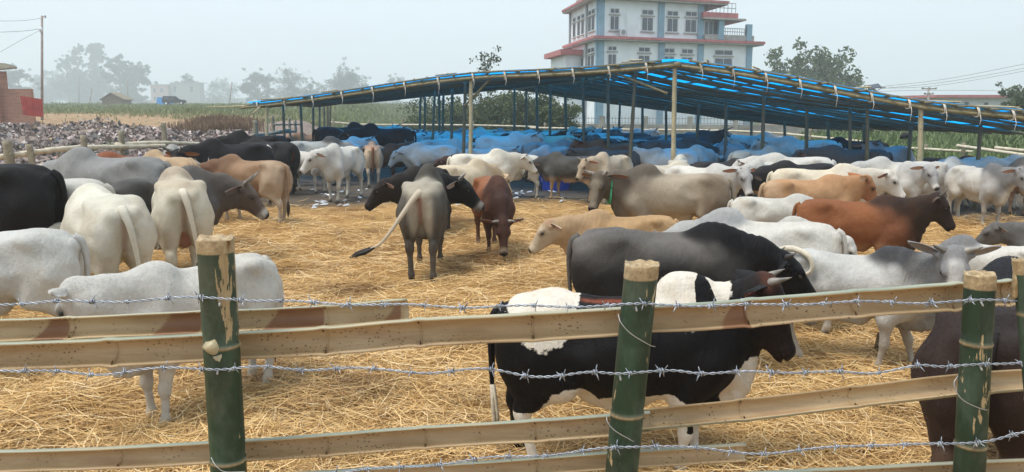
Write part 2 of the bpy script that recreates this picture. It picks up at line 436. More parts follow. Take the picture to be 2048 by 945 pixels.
def cow_geometry(spec):
    """all arrays of one animal in its own frame; spec: pose, coat, horns ..."""
    S, poll, H, hs, hd = cow_sdf(**spec)
    V, F = S.mesh(spec.get('vox', .022))
    G = S.groups(V); big = np.full(len(V), 9.)
    g = lambda k: G.get(k, big)
    rest = lambda ks: np.min([G[k] for k in G if k not in ks], axis=0)
    def w(ks, wid=.06, bias=0.):
        a = np.min([g(k) for k in ks], axis=0)-bias; return sstep(wid, -wid, a-rest(ks))
    m = dict(head=w(('head',), .05), neck=w(('neck', 'dewlap', 'head'), .11, .05), hump=w(('hump',), .05, .055)*sstep(1.0, 1.1, V[:, 2]), hind=w(('hind', 'hindleg'), .09, .07)*sstep(-.25, -.45, V[:, 0]),
             shoulder=w(('shoulder', 'foreleg', 'neck', 'dewlap', 'head', 'hump'), .13, .05), legs=np.maximum(w(('foreleg', 'hindleg', 'hoof'), .07), sstep(.55, .38, V[:, 2]))*sstep(.70, .45, V[:, 2]),
             shin=sstep(.42, .26, V[:, 2])*w(('foreleg', 'hindleg', 'hoof'), .05), hoof=w(('hoof',), .012)*sstep(.09, .06, V[:, 2]), dewlap=w(('dewlap',), .05),
             belly=sstep(.66, .50, V[:, 2])*(1-w(('head', 'neck'), .05)), top=sstep(.98, 1.14, V[:, 2]), scrotum=w(('scrotum',), .03), rump=sstep(-.45, -.66, V[:, 0])*sstep(.5, .7, V[:, 2]))
    m['back'] = sstep(.82, 1.10, V[:, 2]+.05*wob(V, 6, 3))*(1-m['neck'])*(1-m['hump']); m['outer'] = sstep(.085, .155, np.abs(V[:, 1])+.02*wob(V, 8, 5))*sstep(1.10, .98, V[:, 2])*(1-.7*sstep(.45, .3, V[:, 2])); m['low'] = sstep(.80, .62, V[:, 2])
    loc = ((V-poll)@H)/hs
    hm = m['head']
    m['nose'] = hm*sstep(.445, .462, loc[:, 0]+.25*(loc[:, 2]+.06))*sstep(-.115, -.085, loc[:, 2]); m['mouthring'] = hm*sstep(.34, .40, loc[:, 0])
    m['poll'] = hm*sstep(.09, .0, loc[:, 0])*sstep(-.02, .04, loc[:, 2]); m['face'] = hm*sstep(.05, .12, loc[:, 0])*sstep(.02, .05, loc[:, 2]+.16*loc[:, 0])*sstep(.07, .04, np.abs(loc[:, 1]))
    m['eye'] = hm*np.exp(-(((loc[:, 0]-.17)/.045)**2+((np.abs(loc[:, 1])-.10)/.05)**2+((loc[:, 2]-.008)/.034)**2))
    m['perineum'] = sstep(.038, .012, np.abs(V[:, 1]))*sstep(-.60, -.66, V[:, 0])*sstep(.62, .72, V[:, 2])*sstep(1.04, .98, V[:, 2])
    m['y'] = V[:, 1]
    # loose skin, ribs and muscle relief along the normals
    fn_ = np.cross(V[F[:, 1]]-V[F[:, 0]], V[F[:, 3]]-V[F[:, 0]]); vn = np.zeros_like(V)
    for q in range(4): np.add.at(vn, F[:, q], fn_)
    vn /= np.linalg.norm(vn, axis=1)[:, None]+1e-12
    sx = V[:, 0]+.45*V[:, 2]+.02*wob(V, 9, 4)
    nk = m['neck']*(1-m['head']); bd = (1-m['head'])*sstep(.42, .6, V[:, 2])
    thin = np.clip(1.25-spec.get('fat', 1.), .1, .5)*2
    ribs = np.sin(V[:, 0]*58+V[:, 2]*16)*sstep(-.22, -.1, V[:, 0])*sstep(.36, .22, V[:, 0])*sstep(1.04, .95, V[:, 2])*sstep(.62, .72, V[:, 2])
    V = V+vn*(nk*spec.get('folds', .0045)*np.sin(sx*88+2.2*wob(V, 6, 8))*np.clip(.35+.9*wob(V, 9, 6), 0, 1)+bd*(.0075*wob(V, 8.5, 2)+.004*wob(V, 21, 7))+.007*thin*ribs*bd+m['dewlap']*.006*np.sin(V[:, 0]*60+V[:, 2]*40))[:, None]
    C = spec['coat'](V, m, loc)
    patch = spec['patch'](V, m, loc) if 'patch' in spec else np.full(len(V), -1.)
    Vs, Fs, Cs, Ps = [V], [F], [C], [patch]; off = len(V)
    def add(v, f, c, p=-1.):
        nonlocal off
        Vs.append(v); Fs.append(np.array(f)+off); Cs.append(c); Ps.append(np.full(len(v), p)); off += len(v)
    # tail as part of the body
    tp = spline(spec.get('tail', TAIL_HANG), 26); tt = np.linspace(0, 1, 26)
    tr = (.033*(1-tt)**1.8+.0135)
    tv, tf = tube(tp, tr, 9)
    i0 = np.argmin(((V-tp[0]-[.03, 0, 0])**2).sum(1))
    tc = np.tile(C[i0] if 'tailcol' not in spec else np.array(spec['tailcol']), (len(tv), 1)); add(tv, tf, tc, spec.get('tailpatch', patch[i0] if 'patch' in spec else -1.))
    ic = np.array(spec.get('earin', (.42, .22, .15))); hc = np.median(C[hm > .9], axis=0) if (hm > .9).any() else C[0]
    hc = np.array(spec.get('earcol', hc))
    for sg in (1, -1):
        ev, ef, inside = ear_mesh(hd, sg, spec.get('ear', 1.0), spec.get('droop', .30), spec.get('earback', .30))
        cc = np.where(inside[:, None] > .5, ic*.65+hc*.35, hc); add(ev, ef, cc)
    parts = {'tail_switch': [], 'horn': [], 'eye': [], 'nostril': []}
    # switch: a bundle of tapering locks
    e = tp[-1]; dv = nrm(tp[-1]-tp[-4]); sw = spec.get('switch', 1.0); rr = np.random.RandomState(5); vv, ff, o = [], [], 0
    for k in range(13):
        a = rr.uniform(0, 6.28); r_ = .036*rr.uniform(.1, 1); sidev = np.cross(dv, rr.normal(size=3)); sidev = nrm(sidev)
        ln = .22*sw*rr.uniform(.7, 1.1); sp_ = [e-dv*.04+sidev*.008, e+dv*ln*.4+sidev*r_, e+dv*ln*.75+sidev*r_*.8, e+dv*ln+sidev*r_*.4+np.array([0, 0, -.02])]
        q, f_ = tube(spline(sp_, 6), np.array([.009, .0095, .009, .0075, .005, .0015])*sw**.5, 5); vv.append(q); ff += [tuple(np.array(x)+o) for x in f_]; o += len(q)
    parts['tail_switch'].append((np.vstack(vv), ff))
    if spec.get('horns'):
        hn = spec['horns']
        for sg in (1, -1): parts['horn'].append(horn_mesh(hd, sg, *hn))
    for sg in (1, -1):
        c = hd(.168, sg*.089, .010); vv, ff = [], []
        nu, nv = 8, 6
        for i in range(nv+1):
            for j in range(nu):
                t = math.pi*i/nv; p = 2*math.pi*j/nu
                q = np.array([math.sin(t)*math.cos(p)*.026, math.cos(t)*.017, math.sin(t)*math.sin(p)*.020])*hs
                vv.append(c+H@q)
        for i in range(nv):
            for j in range(nu): ff.append((i*nu+j, (i+1)*nu+j, (i+1)*nu+(j+1) % nu, i*nu+(j+1) % nu))
        parts['eye'].append((np.array(vv), ff))
    return dict(V=np.vstack(Vs), F=np.vstack(Fs), C=np.vstack(Cs), P=np.concatenate(Ps), parts=parts)
# ------------------------------------------------------------------ coats
def mixc(c, col, wt): return c*(1-wt[:, None])+np.array(col, float)[None]*wt[:, None]
WHITE = (.64, .615, .56); CREAM = (.60, .52, .40); GREY = (.30, .295, .29); DGREY = (.085, .08, .078); BLACK = (.0055, .005, .006)
TAN = (.46, .27, .13); BROWN = (.25, .085, .03); DBROWN = (.055, .025, .015); PINK = (.55, .30, .22); DIRT = (.40, .31, .20)
ZORDER = ('back', 'low', 'top', 'shoulder', 'hind', 'rump', 'belly', 'outer', 'legs', 'neck', 'dewlap', 'hump', 'head', 'face', 'poll', 'mouthring', 'scrotum', 'perineum')
def coat(base=WHITE, dirt=.5, seed=0, mott=.14, nose=(.025, .022, .022), ring=None, hoofc=(.05, .045, .04), **zones):
    """zones: name=(colour, strength) in drawing order"""
    def f(V, m, loc):
        n1 = wob(V, 4.5, seed); n2 = wob(V, 17, seed+3); n3 = wob(V, 45, seed+5)
        c = np.tile(np.array(base, float), (len(V), 1))
        for k in ZORDER:
            if k not in zones: continue
            col, s_ = zones[k]; wt = m[k]*s_
            wt = np.clip(wt*(1+.10*n2)+.05*n1*(wt > .02)*(wt < .98), 0, 1); c = mixc(c, col, wt)
        c = c*(1+mott*(.8*n1+.25*n2+.2*n3))[:, None]
        d = dirt*np.clip(.55*m['belly']+.75*m['legs']+.35*m['rump']+.3*n2*n1, 0, 1)*(.6+.4*n2)
        c = mixc(c, np.array(DIRT)*min(1, np.mean(base)*1.5+.12), np.clip(d*.6, 0, .8))
        c = mixc(c, np.array(DIRT)*.75, np.clip(m['shin']*dirt*.8*(.5+.5*n2), 0, .8))
        st = sstep(.25, .75, wob(V, 7.5, seed+9)+.25*n3)*np.clip(.9*m['rump']+.8*m['hind']+.6*m['belly']+.12, 0, 1)
        c = c*(1-np.clip(st*dirt*.4, 0, .4)[:, None]*np.array([.55, .75, 1.0]))
        if ring is not None: c = mixc(c, ring, m['mouthring']*.85)
        c = mixc(c, (.02, .017, .015), m['eye']*.75*(.4+.6*(np.mean(base) > .2)))
        c = mixc(c, nose, m['nose']); c = mixc(c, hoofc, m['hoof']*.9)
        return np.clip(c*.83, .004, .85)
    return f
def coat_material(name, patch=False):
    m, nt, b = mat(name); n = N(nt)
    at = n.attr('coat'); oi = n.new('ObjectInfo')
    co = n.coord('Object')
    grime = n.noise(3.2, co, 7, .72, .5); hair = n.noise(130, n.scale(co, (.22, 1, .5)), 3, .7); blot = n.noise(9, co, 5, .6); fine = n.noise(420, n.scale(co, (.25, 1, .4)), 2)
    col = n.mix(1, at, oi.outputs['Color'], 'MULTIPLY')
    if patch:
        p = n.math('ADD', n.attr('patch', 'Fac'), n.math('ADD', n.math('MULTIPLY', n.math('SUBTRACT', n.noise(26, co, 5, .7), .5), .17), n.math('MULTIPLY', n.math('SUBTRACT', n.noise(6, co, 3, .6), .5), .35)))
        col = n.mix(n.ramp(p, [(.485, 0.), (.515, 1.)]), col, n.mix(n.ramp(blot, [(.35, 0.), (.75, 1.)]), (.72, .68, .60), (.60, .52, .42)))
    col = n.mix(n.ramp(grime, [(.50, 0.), (.75, .22)]), col, n.mix(1, col, (.62, .50, .36), 'MULTIPLY'))
    col = n.mix(.5, col, n.mix(1, col, n.ramp(blot, [(.3, .84), (.7, 1.10)]), 'MULTIPLY'))
    col = n.mix(1, col, n.ramp(hair, [(.25, .90), (.75, 1.07)]), 'MULTIPLY')
    nb = n.bump(n.math('ADD', hair, n.math('MULTIPLY', fine, .5)), .5, .009)
    fold = n.noise(11, n.scale(co, (2.2, 1, .8)), 3, .5, .6)
    nb = n.bump(fold, .45, .022, nb)
    setp(nt, b, base=col, rough=n.ramp(hair, [(.2, .52), (.8, .72)]), normal=nb)
    b.inputs['Specular IOR Level'].default_value = .14
    return m
M_COAT = coat_material('cattle_coat'); M_PIED = coat_material('pied_coat', True)
def _hornmat(name, a, c, z0):
    m, nt, b = mat(name); n = N(nt); g = n.coord('Generated')
    setp(nt, b, base=n.mix(n.ramp(n.noise(14, n.geo(), 3), [(.35, 0.), (.65, 1.)]), a, c), rough=.42, normal=n.bump(n.noise(60, n.geo(), 3), .3, .004)); return m
M_HORN = _hornmat('horn_grey', (.30, .27, .23), (.11, .10, .09), 0)
M_HORND = _hornmat('horn_dark', (.10, .085, .07), (.03, .027, .025), 0)
M_SWITCH_D = flat('tail_hair_dark', (.016, .015, .015), .6, .4, 40); M_SWITCH_L = flat('tail_hair_pale', (.50, .44, .34), .6, .3, 40)
m_, nt_, b_ = mat('eye_dark'); setp(nt_, b_, base=(.008, .006, .005), rough=.08); M_EYE = m_

def add_hair(o, g, matl, cnt):
    """short coat hair over the hide, one mesh"""
    rs = np.random.RandomState(8); V = g['V']; F = g['F']; a, b_, c = V[F[:, 0]], V[F[:, 1]], V[F[:, 2]]
    nn = np.cross(b_-a, V[F[:, 3]]-a); ar = np.linalg.norm(nn, axis=1)+1e-12; ce = (a+c)/2
    wt = ar*sstep(.25, .5, ce[:, 2])*(F[:, 2] != F[:, 3]); wt /= wt.sum(); fi = rs.choice(len(F), cnt, p=wt)
    u, v = rs.uniform(0, 1, (2, cnt, 1)); q = F[fi]; P = (V[q[:, 0]]*(1-u)+V[q[:, 1]]*u)*(1-v)+(V[q[:, 3]]*(1-u)+V[q[:, 2]]*u)*v
    n_ = nn[fi]/ar[fi][:, None]; fl = np.stack([-1+.9*wob(P, 6, 1), .5*wob(P, 5, 2), -.55+.6*wob(P, 7, 3)], -1); fl -= n_*(fl*n_).sum(1)[:, None]; fl /= np.linalg.norm(fl, axis=1)[:, None]+1e-9
    L = rs.uniform(.007, .017, cnt)[:, None]; d = fl+n_*rs.uniform(.05, .28, (cnt, 1))+rs.normal(0, .14, (cnt, 3)); s_ = np.cross(d, n_); s_ /= np.linalg.norm(s_, axis=1)[:, None]+1e-9; s_ = s_*.0011
    B = P-n_*.002; T = P+d*L; M_ = P+(d*.5+n_*.12)*L
    VV = np.stack([B-s_, B+s_, M_+s_, M_-s_, T], 1).reshape(-1, 3); o5 = np.arange(cnt)*5
    FF = np.concatenate([np.stack([o5, o5+1, o5+2], -1), np.stack([o5, o5+2, o5+3], -1), np.stack([o5+3, o5+2, o5+4], -1)])
    C = g['C'][q].mean(1)*rs.uniform(.92, 1.07, (cnt, 1)); C = np.repeat(np.clip(C, 0, .85), 5, 0); Pt = np.repeat(g['P'][q].mean(1), 5)
    obj('hair', mk_mesh('hair', VV, FF, matl, True, C, {'patch': Pt}), o)
def make_cow(name, spec, loc, yaw, scale, label, cat, group=None, parts=('tail_switch', 'horn', 'eye'), tilt=0):
    g = cow_geometry(spec)
    pied = 'patch' in spec
    me = mk_mesh(name, g['V'], g['F'], M_PIED if pied else M_COAT, True, g['C'], {'patch': g['P']} if pied else None)
    o = obj(name, me, None, loc, (0, tilt, R(yaw))); o.scale = (scale,)*3
    tag(o, label, cat, group)
    mm = {'tail_switch': spec.get('switchmat', M_SWITCH_D), 'horn': spec.get('hornmat', M_HORN), 'eye': M_EYE}
    if spec.get('hair'): add_hair(o, g, M_PIED if pied else M_COAT, spec['hair'])
    for k in parts:
        for v, f in g['parts'][k]: obj(k, mk_mesh(k, v, f, mm[k], True), o)
    return o
# ------------------------------------------------------------------ terrain
def n2(x, y, f, seed=0): return wob(np.stack([x, y, 0*x+seed*3.1], -1), f, seed)
def shed_front(x): return 16.9-.46*(x-3.43)
def straw_amount(x, y):
    d = np.minimum(shed_front(x)-y, 17.5-y*.0)
    d = np.minimum(17.2-.06*np.abs(x)-y+.7*n2(x, y, .7, 4), d+.2)
    return sstep(-1.2, 2.4, d)*sstep(-12, -10, x)
def heap(x, y):      # tipped rubbish and earth on the left, behind the pen fence
    a = sstep(-6.2, -9.5, x+.10*(y-20))*sstep(17.5, 24, y)
    h = .08*sstep(18, 24, y)+.85*sstep(21, 43, y)+.35*sstep(43, 58, y)*sstep(-10, -18, x)
    rise = (sstep(50, 80, y)*.25+np.clip((y-75)*.007, 0, 1.0))*sstep(8, -8, x)
    return a*h*(1+.25*n2(x, y, .5, 2)*sstep(60, 45, y))+rise
def gz(x, y):
    x = np.asarray(x, float); y = np.asarray(y, float)
    s_ = straw_amount(x, y)
    near = sstep(60, 30, y)
    return s_*(.06+.05*n2(x, y, 1.7, 1)+.032*n2(x, y, 4.6, 3))+near*.015*n2(x, y, 2.3, 5)+heap(x, y)+.10*heap(x, y)*n2(x, y, 3.1, 6)
def dense(a, b, st, lo, hi):
    c = list(np.arange(a, b, st)); d = st
    while c[-1] < hi: d *= 1.25; c.append(c[-1]+d)
    d = st
    while c[0] > lo: d *= 1.25; c.insert(0, c[0]-d)
    return np.array(c)
gx = np.clip(dense(-15, 16, .14, -690, 690), -690, 690); gy = np.clip(dense(2.5, 42, .14, -50, 890), -50, 890)
GX, GY = np.meshgrid(gx, gy, indexing='ij'); GZ = gz(GX, GY)
nx_, ny_ = GX.shape; ii = np.arange(nx_*ny_).reshape(nx_, ny_)
GF = np.stack([ii[:-1, :-1], ii[1:, :-1], ii[1:, 1:], ii[:-1, 1:]], -1).reshape(-1, 4)
earthm = sstep(.25, .5, heap(GX, GY))*sstep(38, 44, GY+2*n2(GX, GY, .4, 3))*sstep(66, 58, GY+.4*(GX+26))*sstep(-14, -19, GX)
rubm = sstep(.04, .12, heap(GX, GY))*sstep(50, 45, GY)
grassm = np.clip(1-sstep(3.0, -1.5, np.minimum(GY-np.where(GX > 0, 30-.75*GX+1.0, 40-.3*GX), 30.))-0*GX, 0, 1)
grassm = np.maximum(grassm, sstep(-8.5, -10.5, GX)*sstep(14, 17, GY))*(1-earthm)*(1-rubm)
m, nt, b = mat('ground_soil'); n = N(nt); g = n.geo()
st = n.attr('straw', 'Fac'); gr = n.attr('grass', 'Fac'); ea = n.attr('earth', 'Fac')
soil = n.ramp(n.noise(1.6, g, 8, .65), [(.3, (.055, .045, .036)), (.55, (.105, .085, .065)), (.8, (.16, .13, .095))])
bits = n.noise(38, n.scale(g, (1, .45, 1)), 5, .7)
strawc = n.ramp(n.noise(55, g, 6, .75, 1.5), [(.25, (.15, .08, .03)), (.5, (.44, .26, .095)), (.75, (.68, .45, .19))])
fac = n.math('ADD', n.math('MULTIPLY', st, 1.15), n.math('MULTIPLY', n.math('SUBTRACT', bits, .55), 1.3), True)
strawc = n.mix(1, strawc, n.ramp(n.noise(.85, g, 5, .6), [(.30, (.42, .36, .30)), (.48, (1., 1., 1.))]), 'MULTIPLY')
col = n.mix(fac, soil, strawc)
grs = n.ramp(n.noise(.9, g, 9, .7), [(.3, (.045, .06, .022)), (.6, (.10, .12, .045)), (.8, (.17, .17, .075))])
col = n.mix(n.math('MULTIPLY', gr, 1, True), col, grs)
erc = n.ramp(n.noise(2.5, g, 9, .65), [(.3, (.20, .13, .075)), (.6, (.40, .28, .17)), (.8, (.52, .40, .27))])
col = n.mix(n.math('MULTIPLY', ea, 1, True), col, erc)
rbc = n.ramp(n.noise(7, g, 8, .8), [(.3, (.11, .085, .075)), (.55, (.28, .22, .19)), (.8, (.50, .42, .38))])
col = n.mix(n.math('MULTIPLY', n.attr('rub', 'Fac'), 1, True), col, rbc)
setp(nt, b, base=col, rough=.95, normal=n.bump(n.math('ADD', n.noise(24, g, 7, .7), n.math('MULTIPLY', bits, .6)), .7, .05)); b.inputs['Specular IOR Level'].default_value = .15
gme = mk_mesh('ground', np.stack([GX, GY, GZ], -1).reshape(-1, 3), GF, m, True, None,
              {'straw': straw_amount(GX, GY).ravel(), 'grass': grassm.ravel(), 'earth': earthm.ravel(), 'rub': (rubm*(1-earthm)).ravel()})
tag(obj('ground', gme), kind='structure', label='trampled straw and mud yard running out to hazy fields')

# ------------------------------------------------------------------ blades and strips scattered as stuff
def ribbons(P, D, L, Wd, bend, segs=3, lift=None, seed=0, upn=None):
    """P base points, D horizontal direction, thin ribbons that curve; arrays"""
    rs = np.random.RandomState(seed); n_ = len(P)
    side = np.stack([-D[:, 1], D[:, 0], 0*D[:, 0]], -1)
    tilt = rs.normal(0, .5, n_)[:, None]
    wv = side*np.cos(tilt)+np.array([0, 0, 1.])*np.sin(tilt)
    V = np.zeros((n_, segs+1, 2, 3)); 
    curve = rs.normal(0, 1, n_)*bend; pitch = rs.normal(0, .14, n_) if lift is None else lift
    for k in range(segs+1):
        t = k/segs-.5
        c = P+D*(L*t)[:, None]+side*(curve*L*(t*t*2-.25))[:, None]
        c[:, 2] += L*t*pitch-np.abs(rs.normal(0, .02, n_))*0+L*.10*(.25-t*t)*rs.uniform(-1, 2, n_)
        w_ = (Wd*(1-.35*abs(t)*2))[:, None]*.5
        V[:, k, 0] = c-wv*w_; V[:, k, 1] = c+wv*w_
    base = (np.arange(n_)*(segs+1)*2)[:, None]
    F = np.concatenate([np.stack([base[:, 0]+2*k, base[:, 0]+2*k+1, base[:, 0]+2*k+3, base[:, 0]+2*k+2], -1) for k in range(segs)])
    return V.reshape(-1, 3), F
m, nt, b = mat('straw'); n = N(nt); ri = n.new('NewGeometry').outputs['Random Per Island']
sc_ = n.ramp(ri, [(0, (.26, .135, .045)), (.25, (.50, .30, .105)), (.6, (.70, .46, .185)), (.9, (.80, .58, .29)), (1., (.84, .70, .44))])
pz = n.ramp(n.noise(.85, n.geo(), 5, .6), [(.30, (.42, .36, .30)), (.48, (1., 1., 1.))])
sc_ = n.mix(1, sc_, pz, 'MULTIPLY')
setp(nt, b, base=sc_, rough=.55); b.inputs['Specular IOR Level'].default_value = .35
M_STRAW = m
rs = np.random.RandomState(3)
NS = 190000
yy = 2.75*(17.2/2.75)**(rs.uniform(0, 1, NS)**.92); xx = rs.uniform(-1, 1, NS)*(yy*.68+.6)
keep = rs.uniform(0, 1, NS) < straw_amount(xx, yy)**1.3*(.35+.65*sstep(-.6, .35, n2(xx, yy, 1.1, 8)))
keep &= rs.uniform(0, 1, NS) < np.clip(1.15-.045*yy, .45, 1)
xx, yy = xx[keep], yy[keep]; k_ = len(xx)
ang = 3.0*n2(xx, yy, 1.25, 9)+rs.normal(0, .75, k_)+rs.choice([0, 1.2], k_)
ang = np.where(rs.uniform(0, 1, k_) < .35, rs.uniform(0, 6.28, k_), ang)
D = np.stack([np.cos(ang), np.sin(ang), 0*ang], -1)
zz = gz(xx, yy)+rs.uniform(0, 1, k_)**1.6*(.045+.06*np.clip(n2(xx, yy, 1.7, 1), 0, 1))
L_ = rs.uniform(.12, .55, k_)*rs.uniform(.6, 1.15, k_)
V, F = ribbons(np.stack([xx, yy, zz], -1), D, L_, rs.uniform(.0030, .0064, k_)*(1+.06*np.maximum(yy-5, 0)), .48, 3, None, 4)
tag(obj('straw_bedding', mk_mesh('straw', V, F, M_STRAW, True)), 'loose golden rice straw strewn thick over the cattle yard', 'straw', kind='stuff')

# grass, weeds and rubbish
def blades(name, x, y, h, wd, matl, seed, label, cat, lean=.35, zoff=0):
    rs = np.random.RandomState(seed); k = len(x); z = gz(x, y)+zoff
    a = rs.uniform(0, 6.28, k); d = np.stack([np.cos(a), np.sin(a), 0*a], -1); s_ = np.stack([-np.sin(a), np.cos(a), 0*a], -1)*(wd/2)[:, None]
    b0 = np.stack([x, y, z-.02], -1); ln = (h*rs.normal(0, lean, k))[:, None]
    m1 = b0+d*ln*.35+np.array([0, 0, 1.])*(h*.6)[:, None]; t1 = b0+d*ln+np.array([0, 0, 1.])*(h*rs.uniform(.8, 1, k))[:, None]
    V = np.stack([b0-s_*.8, b0+s_*.8, m1-s_, m1+s_, t1-s_*.15, t1+s_*.15], 1).reshape(-1, 3)
    o = np.arange(k)*6
    F = np.concatenate([np.stack([o, o+1, o+3, o+2], -1), np.stack([o+2, o+3, o+5, o+4], -1)])
    return tag(obj(name, mk_mesh(name, V, F, matl, True)), label, cat, kind='stuff')
def leafmat(name, stops, rough=.6, trans=.25):
    m, nt, b = mat(name); n = N(nt); ri = n.new('NewGeometry').outputs['Random Per Island']
    big = n.noise(.6, n.geo(), 3)
    c = n.mix(.45, n.ramp(ri, stops), n.ramp(big, [(.3, stops[0][1]), (.7, stops[-1][1])]))
    setp(nt, b, base=c, rough=rough); b.inputs['Specular IOR Level'].default_value = .25
    if trans:
        t = n.new('BsdfTranslucent'); n.link(c, t.inputs[0]); ms = n.new('MixShader'); ms.inputs[0].default_value = trans
        n.link(b.outputs[0], ms.inputs[1]); n.link(t.outputs[0], ms.inputs[2]); n.link(ms.outputs[0], nt.nodes['Material Output'].inputs[0])
    return m
M_GRASS = leafmat('grass_green', [(0, (.11, .14, .055)), (.5, (.19, .22, .10)), (1, (.32, .33, .17))])
M_WEED = leafmat('weed_green', [(0, (.045, .085, .025)), (.5, (.10, .16, .05)), (1, (.22, .27, .11))])
M_REDWEED = leafmat('weed_reddish', [(0, (.10, .055, .04)), (.5, (.19, .10, .075)), (1, (.26, .19, .10))])
rs = np.random.RandomState(21)
k = 32000; y = 40*(200/40)**(rs.uniform(0, 1, k)**1.1); px = rs.uniform(-40, 1200, k); x = (px-1024)/FPX*y
ok = (y > 44+.9*np.clip(-13-x, 0, 20)) | (rs.uniform(0, 1, k) < .04); x, y = x[ok], y[ok]; k = len(x)
blades('field_grass', x, y, rs.uniform(.12, .4, k)*(1+.5*n2(x, y, .25, 3)), rs.uniform(.03, .055, k)*y/34, M_GRASS, 1, 'tall hazy green grass covering the open field on the left', 'grass')
k = 9000; y = rs.uniform(26, 56, k); px = rs.uniform(1130, 2200, k); x = (px-1024)/FPX*y; ok = y > 31-.35*np.maximum(x, 0)+.0; x, y = x[ok], y[ok]; k = len(x)
blades('verge_grass', x, y, rs.uniform(.12, .45, k), rs.uniform(.02, .04, k), M_GRASS, 2, 'short rough grass on the verge in front of the railed wall', 'grass')
k = 16000; y = rs.uniform(19, 46, k); x = (rs.uniform(1600, 2250, k)-1024)/FPX*y; ok = (x > 11.2-.20*(y-16)) & (y > 19-.2*(x-9)); x, y = x[ok], y[ok]; k = len(x)
blades('weed_patch', x, y, rs.uniform(.3, .95, k)*(1+.3*n2(x, y, .6, 3)), rs.uniform(.05, .13, k), M_WEED, 3, 'dense leafy green weeds filling the plot beyond the shed on the right', 'weeds', .5)
k = 5000; px = rs.normal(445, 32, k); y = rs.uniform(37, 44, k); x = (px-1024)/FPX*y
blades('red_weeds', x, y, rs.uniform(.3, .6, k), rs.uniform(.03, .06, k), M_REDWEED, 4, 'patch of dry reddish weeds at the edge of the green field', 'weeds')
k = 2600; px = rs.uniform(90, 520, k); y = rs.uniform(19, 30, k); x = (px-1024)/FPX*y; ok = n2(x, y, .8, 12) > .25; x, y = x[ok], y[ok]; k = len(x)
blades('heap_grass', x, y, rs.uniform(.15, .5, k), rs.uniform(.015, .04, k), M_WEED, 5, 'green tufts growing through the rubbish behind the pen fence', 'grass')

# rubbish: crumpled flakes
m, nt, b = mat('rubbish'); n = N(nt); ri = n.new('NewGeometry').outputs['Random Per Island']
c = n.ramp(ri, [(0, (.05, .045, .045)), (.20, (.17, .13, .115)), (.44, (.29, .23, .205)), (.68, (.42, .345, .315)), (.87, (.58, .52, .49)), (.965, (.42, .24, .22)), (.982, (.16, .20, .30)), (.99, (.50, .36, .14)), (1., (.75, .74, .72))], 'CONSTANT')
setp(nt, b, base=c, rough=.6); M_RUB = m
rs = np.random.RandomState(31); k = 30000
y = 18.5*(46/18.5)**rs.uniform(0, 1, k); px = rs.uniform(-60, 510, k); x = (px-1024)/FPX*y
ok = (heap(x, y) > .02) & (y+.15*x+4*n2(x, y, .35, 7) < 46-4) & (n2(x, y, .9, 14)+rs.normal(0, .5, k) > -.5); x, y = x[ok], y[ok]; k = len(x)
s_ = rs.uniform(.03, .12, k)*rs.uniform(.4, 1.5, k)*np.where(rs.uniform(0, 1, k) < .05, 1.8, 1); z = gz(x, y)+rs.uniform(0, .10, k)
V = []; 
for q in range(k):
    a = rs.normal(size=3); a /= np.linalg.norm(a); bb = np.cross(a, rs.normal(size=3)); bb /= np.linalg.norm(bb); c_ = np.cross(a, bb)
    o = np.array([x[q], y[q], z[q]])
    V += [o-a*s_[q]-bb*s_[q]*.5, o+a*s_[q]-bb*s_[q]*.6, o+a*s_[q]*.8+bb*s_[q]*.5+c_*s_[q]*.3, o-a*s_[q]*.9+bb*s_[q]*.6, o+c_*s_[q]*.35]
o = np.arange(k)*5
F = np.concatenate([np.stack([o+i, o+(i+1) % 4, o+4, o+4], -1) for i in range(4)])
tag(obj('rubbish_heap', mk_mesh('rubbish', V, F[:, :3], M_RUB, False)), 'heap of grey and pink plastic rubbish tipped behind the pen fence', 'rubbish', kind='stuff')
# litter in the mud before the shed
k = 130; px = np.r_[rs.uniform(620, 1130, 90), rs.uniform(1150, 1980, 40)]; y = np.r_[rs.uniform(15.5, 19.5, 90), rs.uniform(12.5, 15.5, 40)]; x = (px-1024)/FPX*y; V = []
for q in range(k):
    o = np.array([x[q], y[q], gz(x[q], y[q])+.02]); a = rs.uniform(0, 6.28); e = np.array([math.cos(a), math.sin(a), .05]); f_ = np.array([-math.sin(a), math.cos(a), .1]); s1 = rs.uniform(.02, .09)*(2 if q % 17 == 0 else 1)
    V += [o-e*s1-f_*s1*.5, o+e*s1-f_*s1*.5, o+e*s1+f_*s1*.5+[0, 0, .02], o-e*s1*.8+f_*s1*.6, o+[0, 0, s1*.4]]
o = np.arange(k)*5; F = np.concatenate([np.stack([o+i, o+(i+1) % 4, o+4], -1) for i in range(4)])
tag(obj('yard_litter', mk_mesh('litter', V, F, flat('litter_white', (.55, .57, .60), .5, .4, 3), False)), 'scraps of white plastic litter trodden into the mud by the shed', 'litter', kind='stuff')
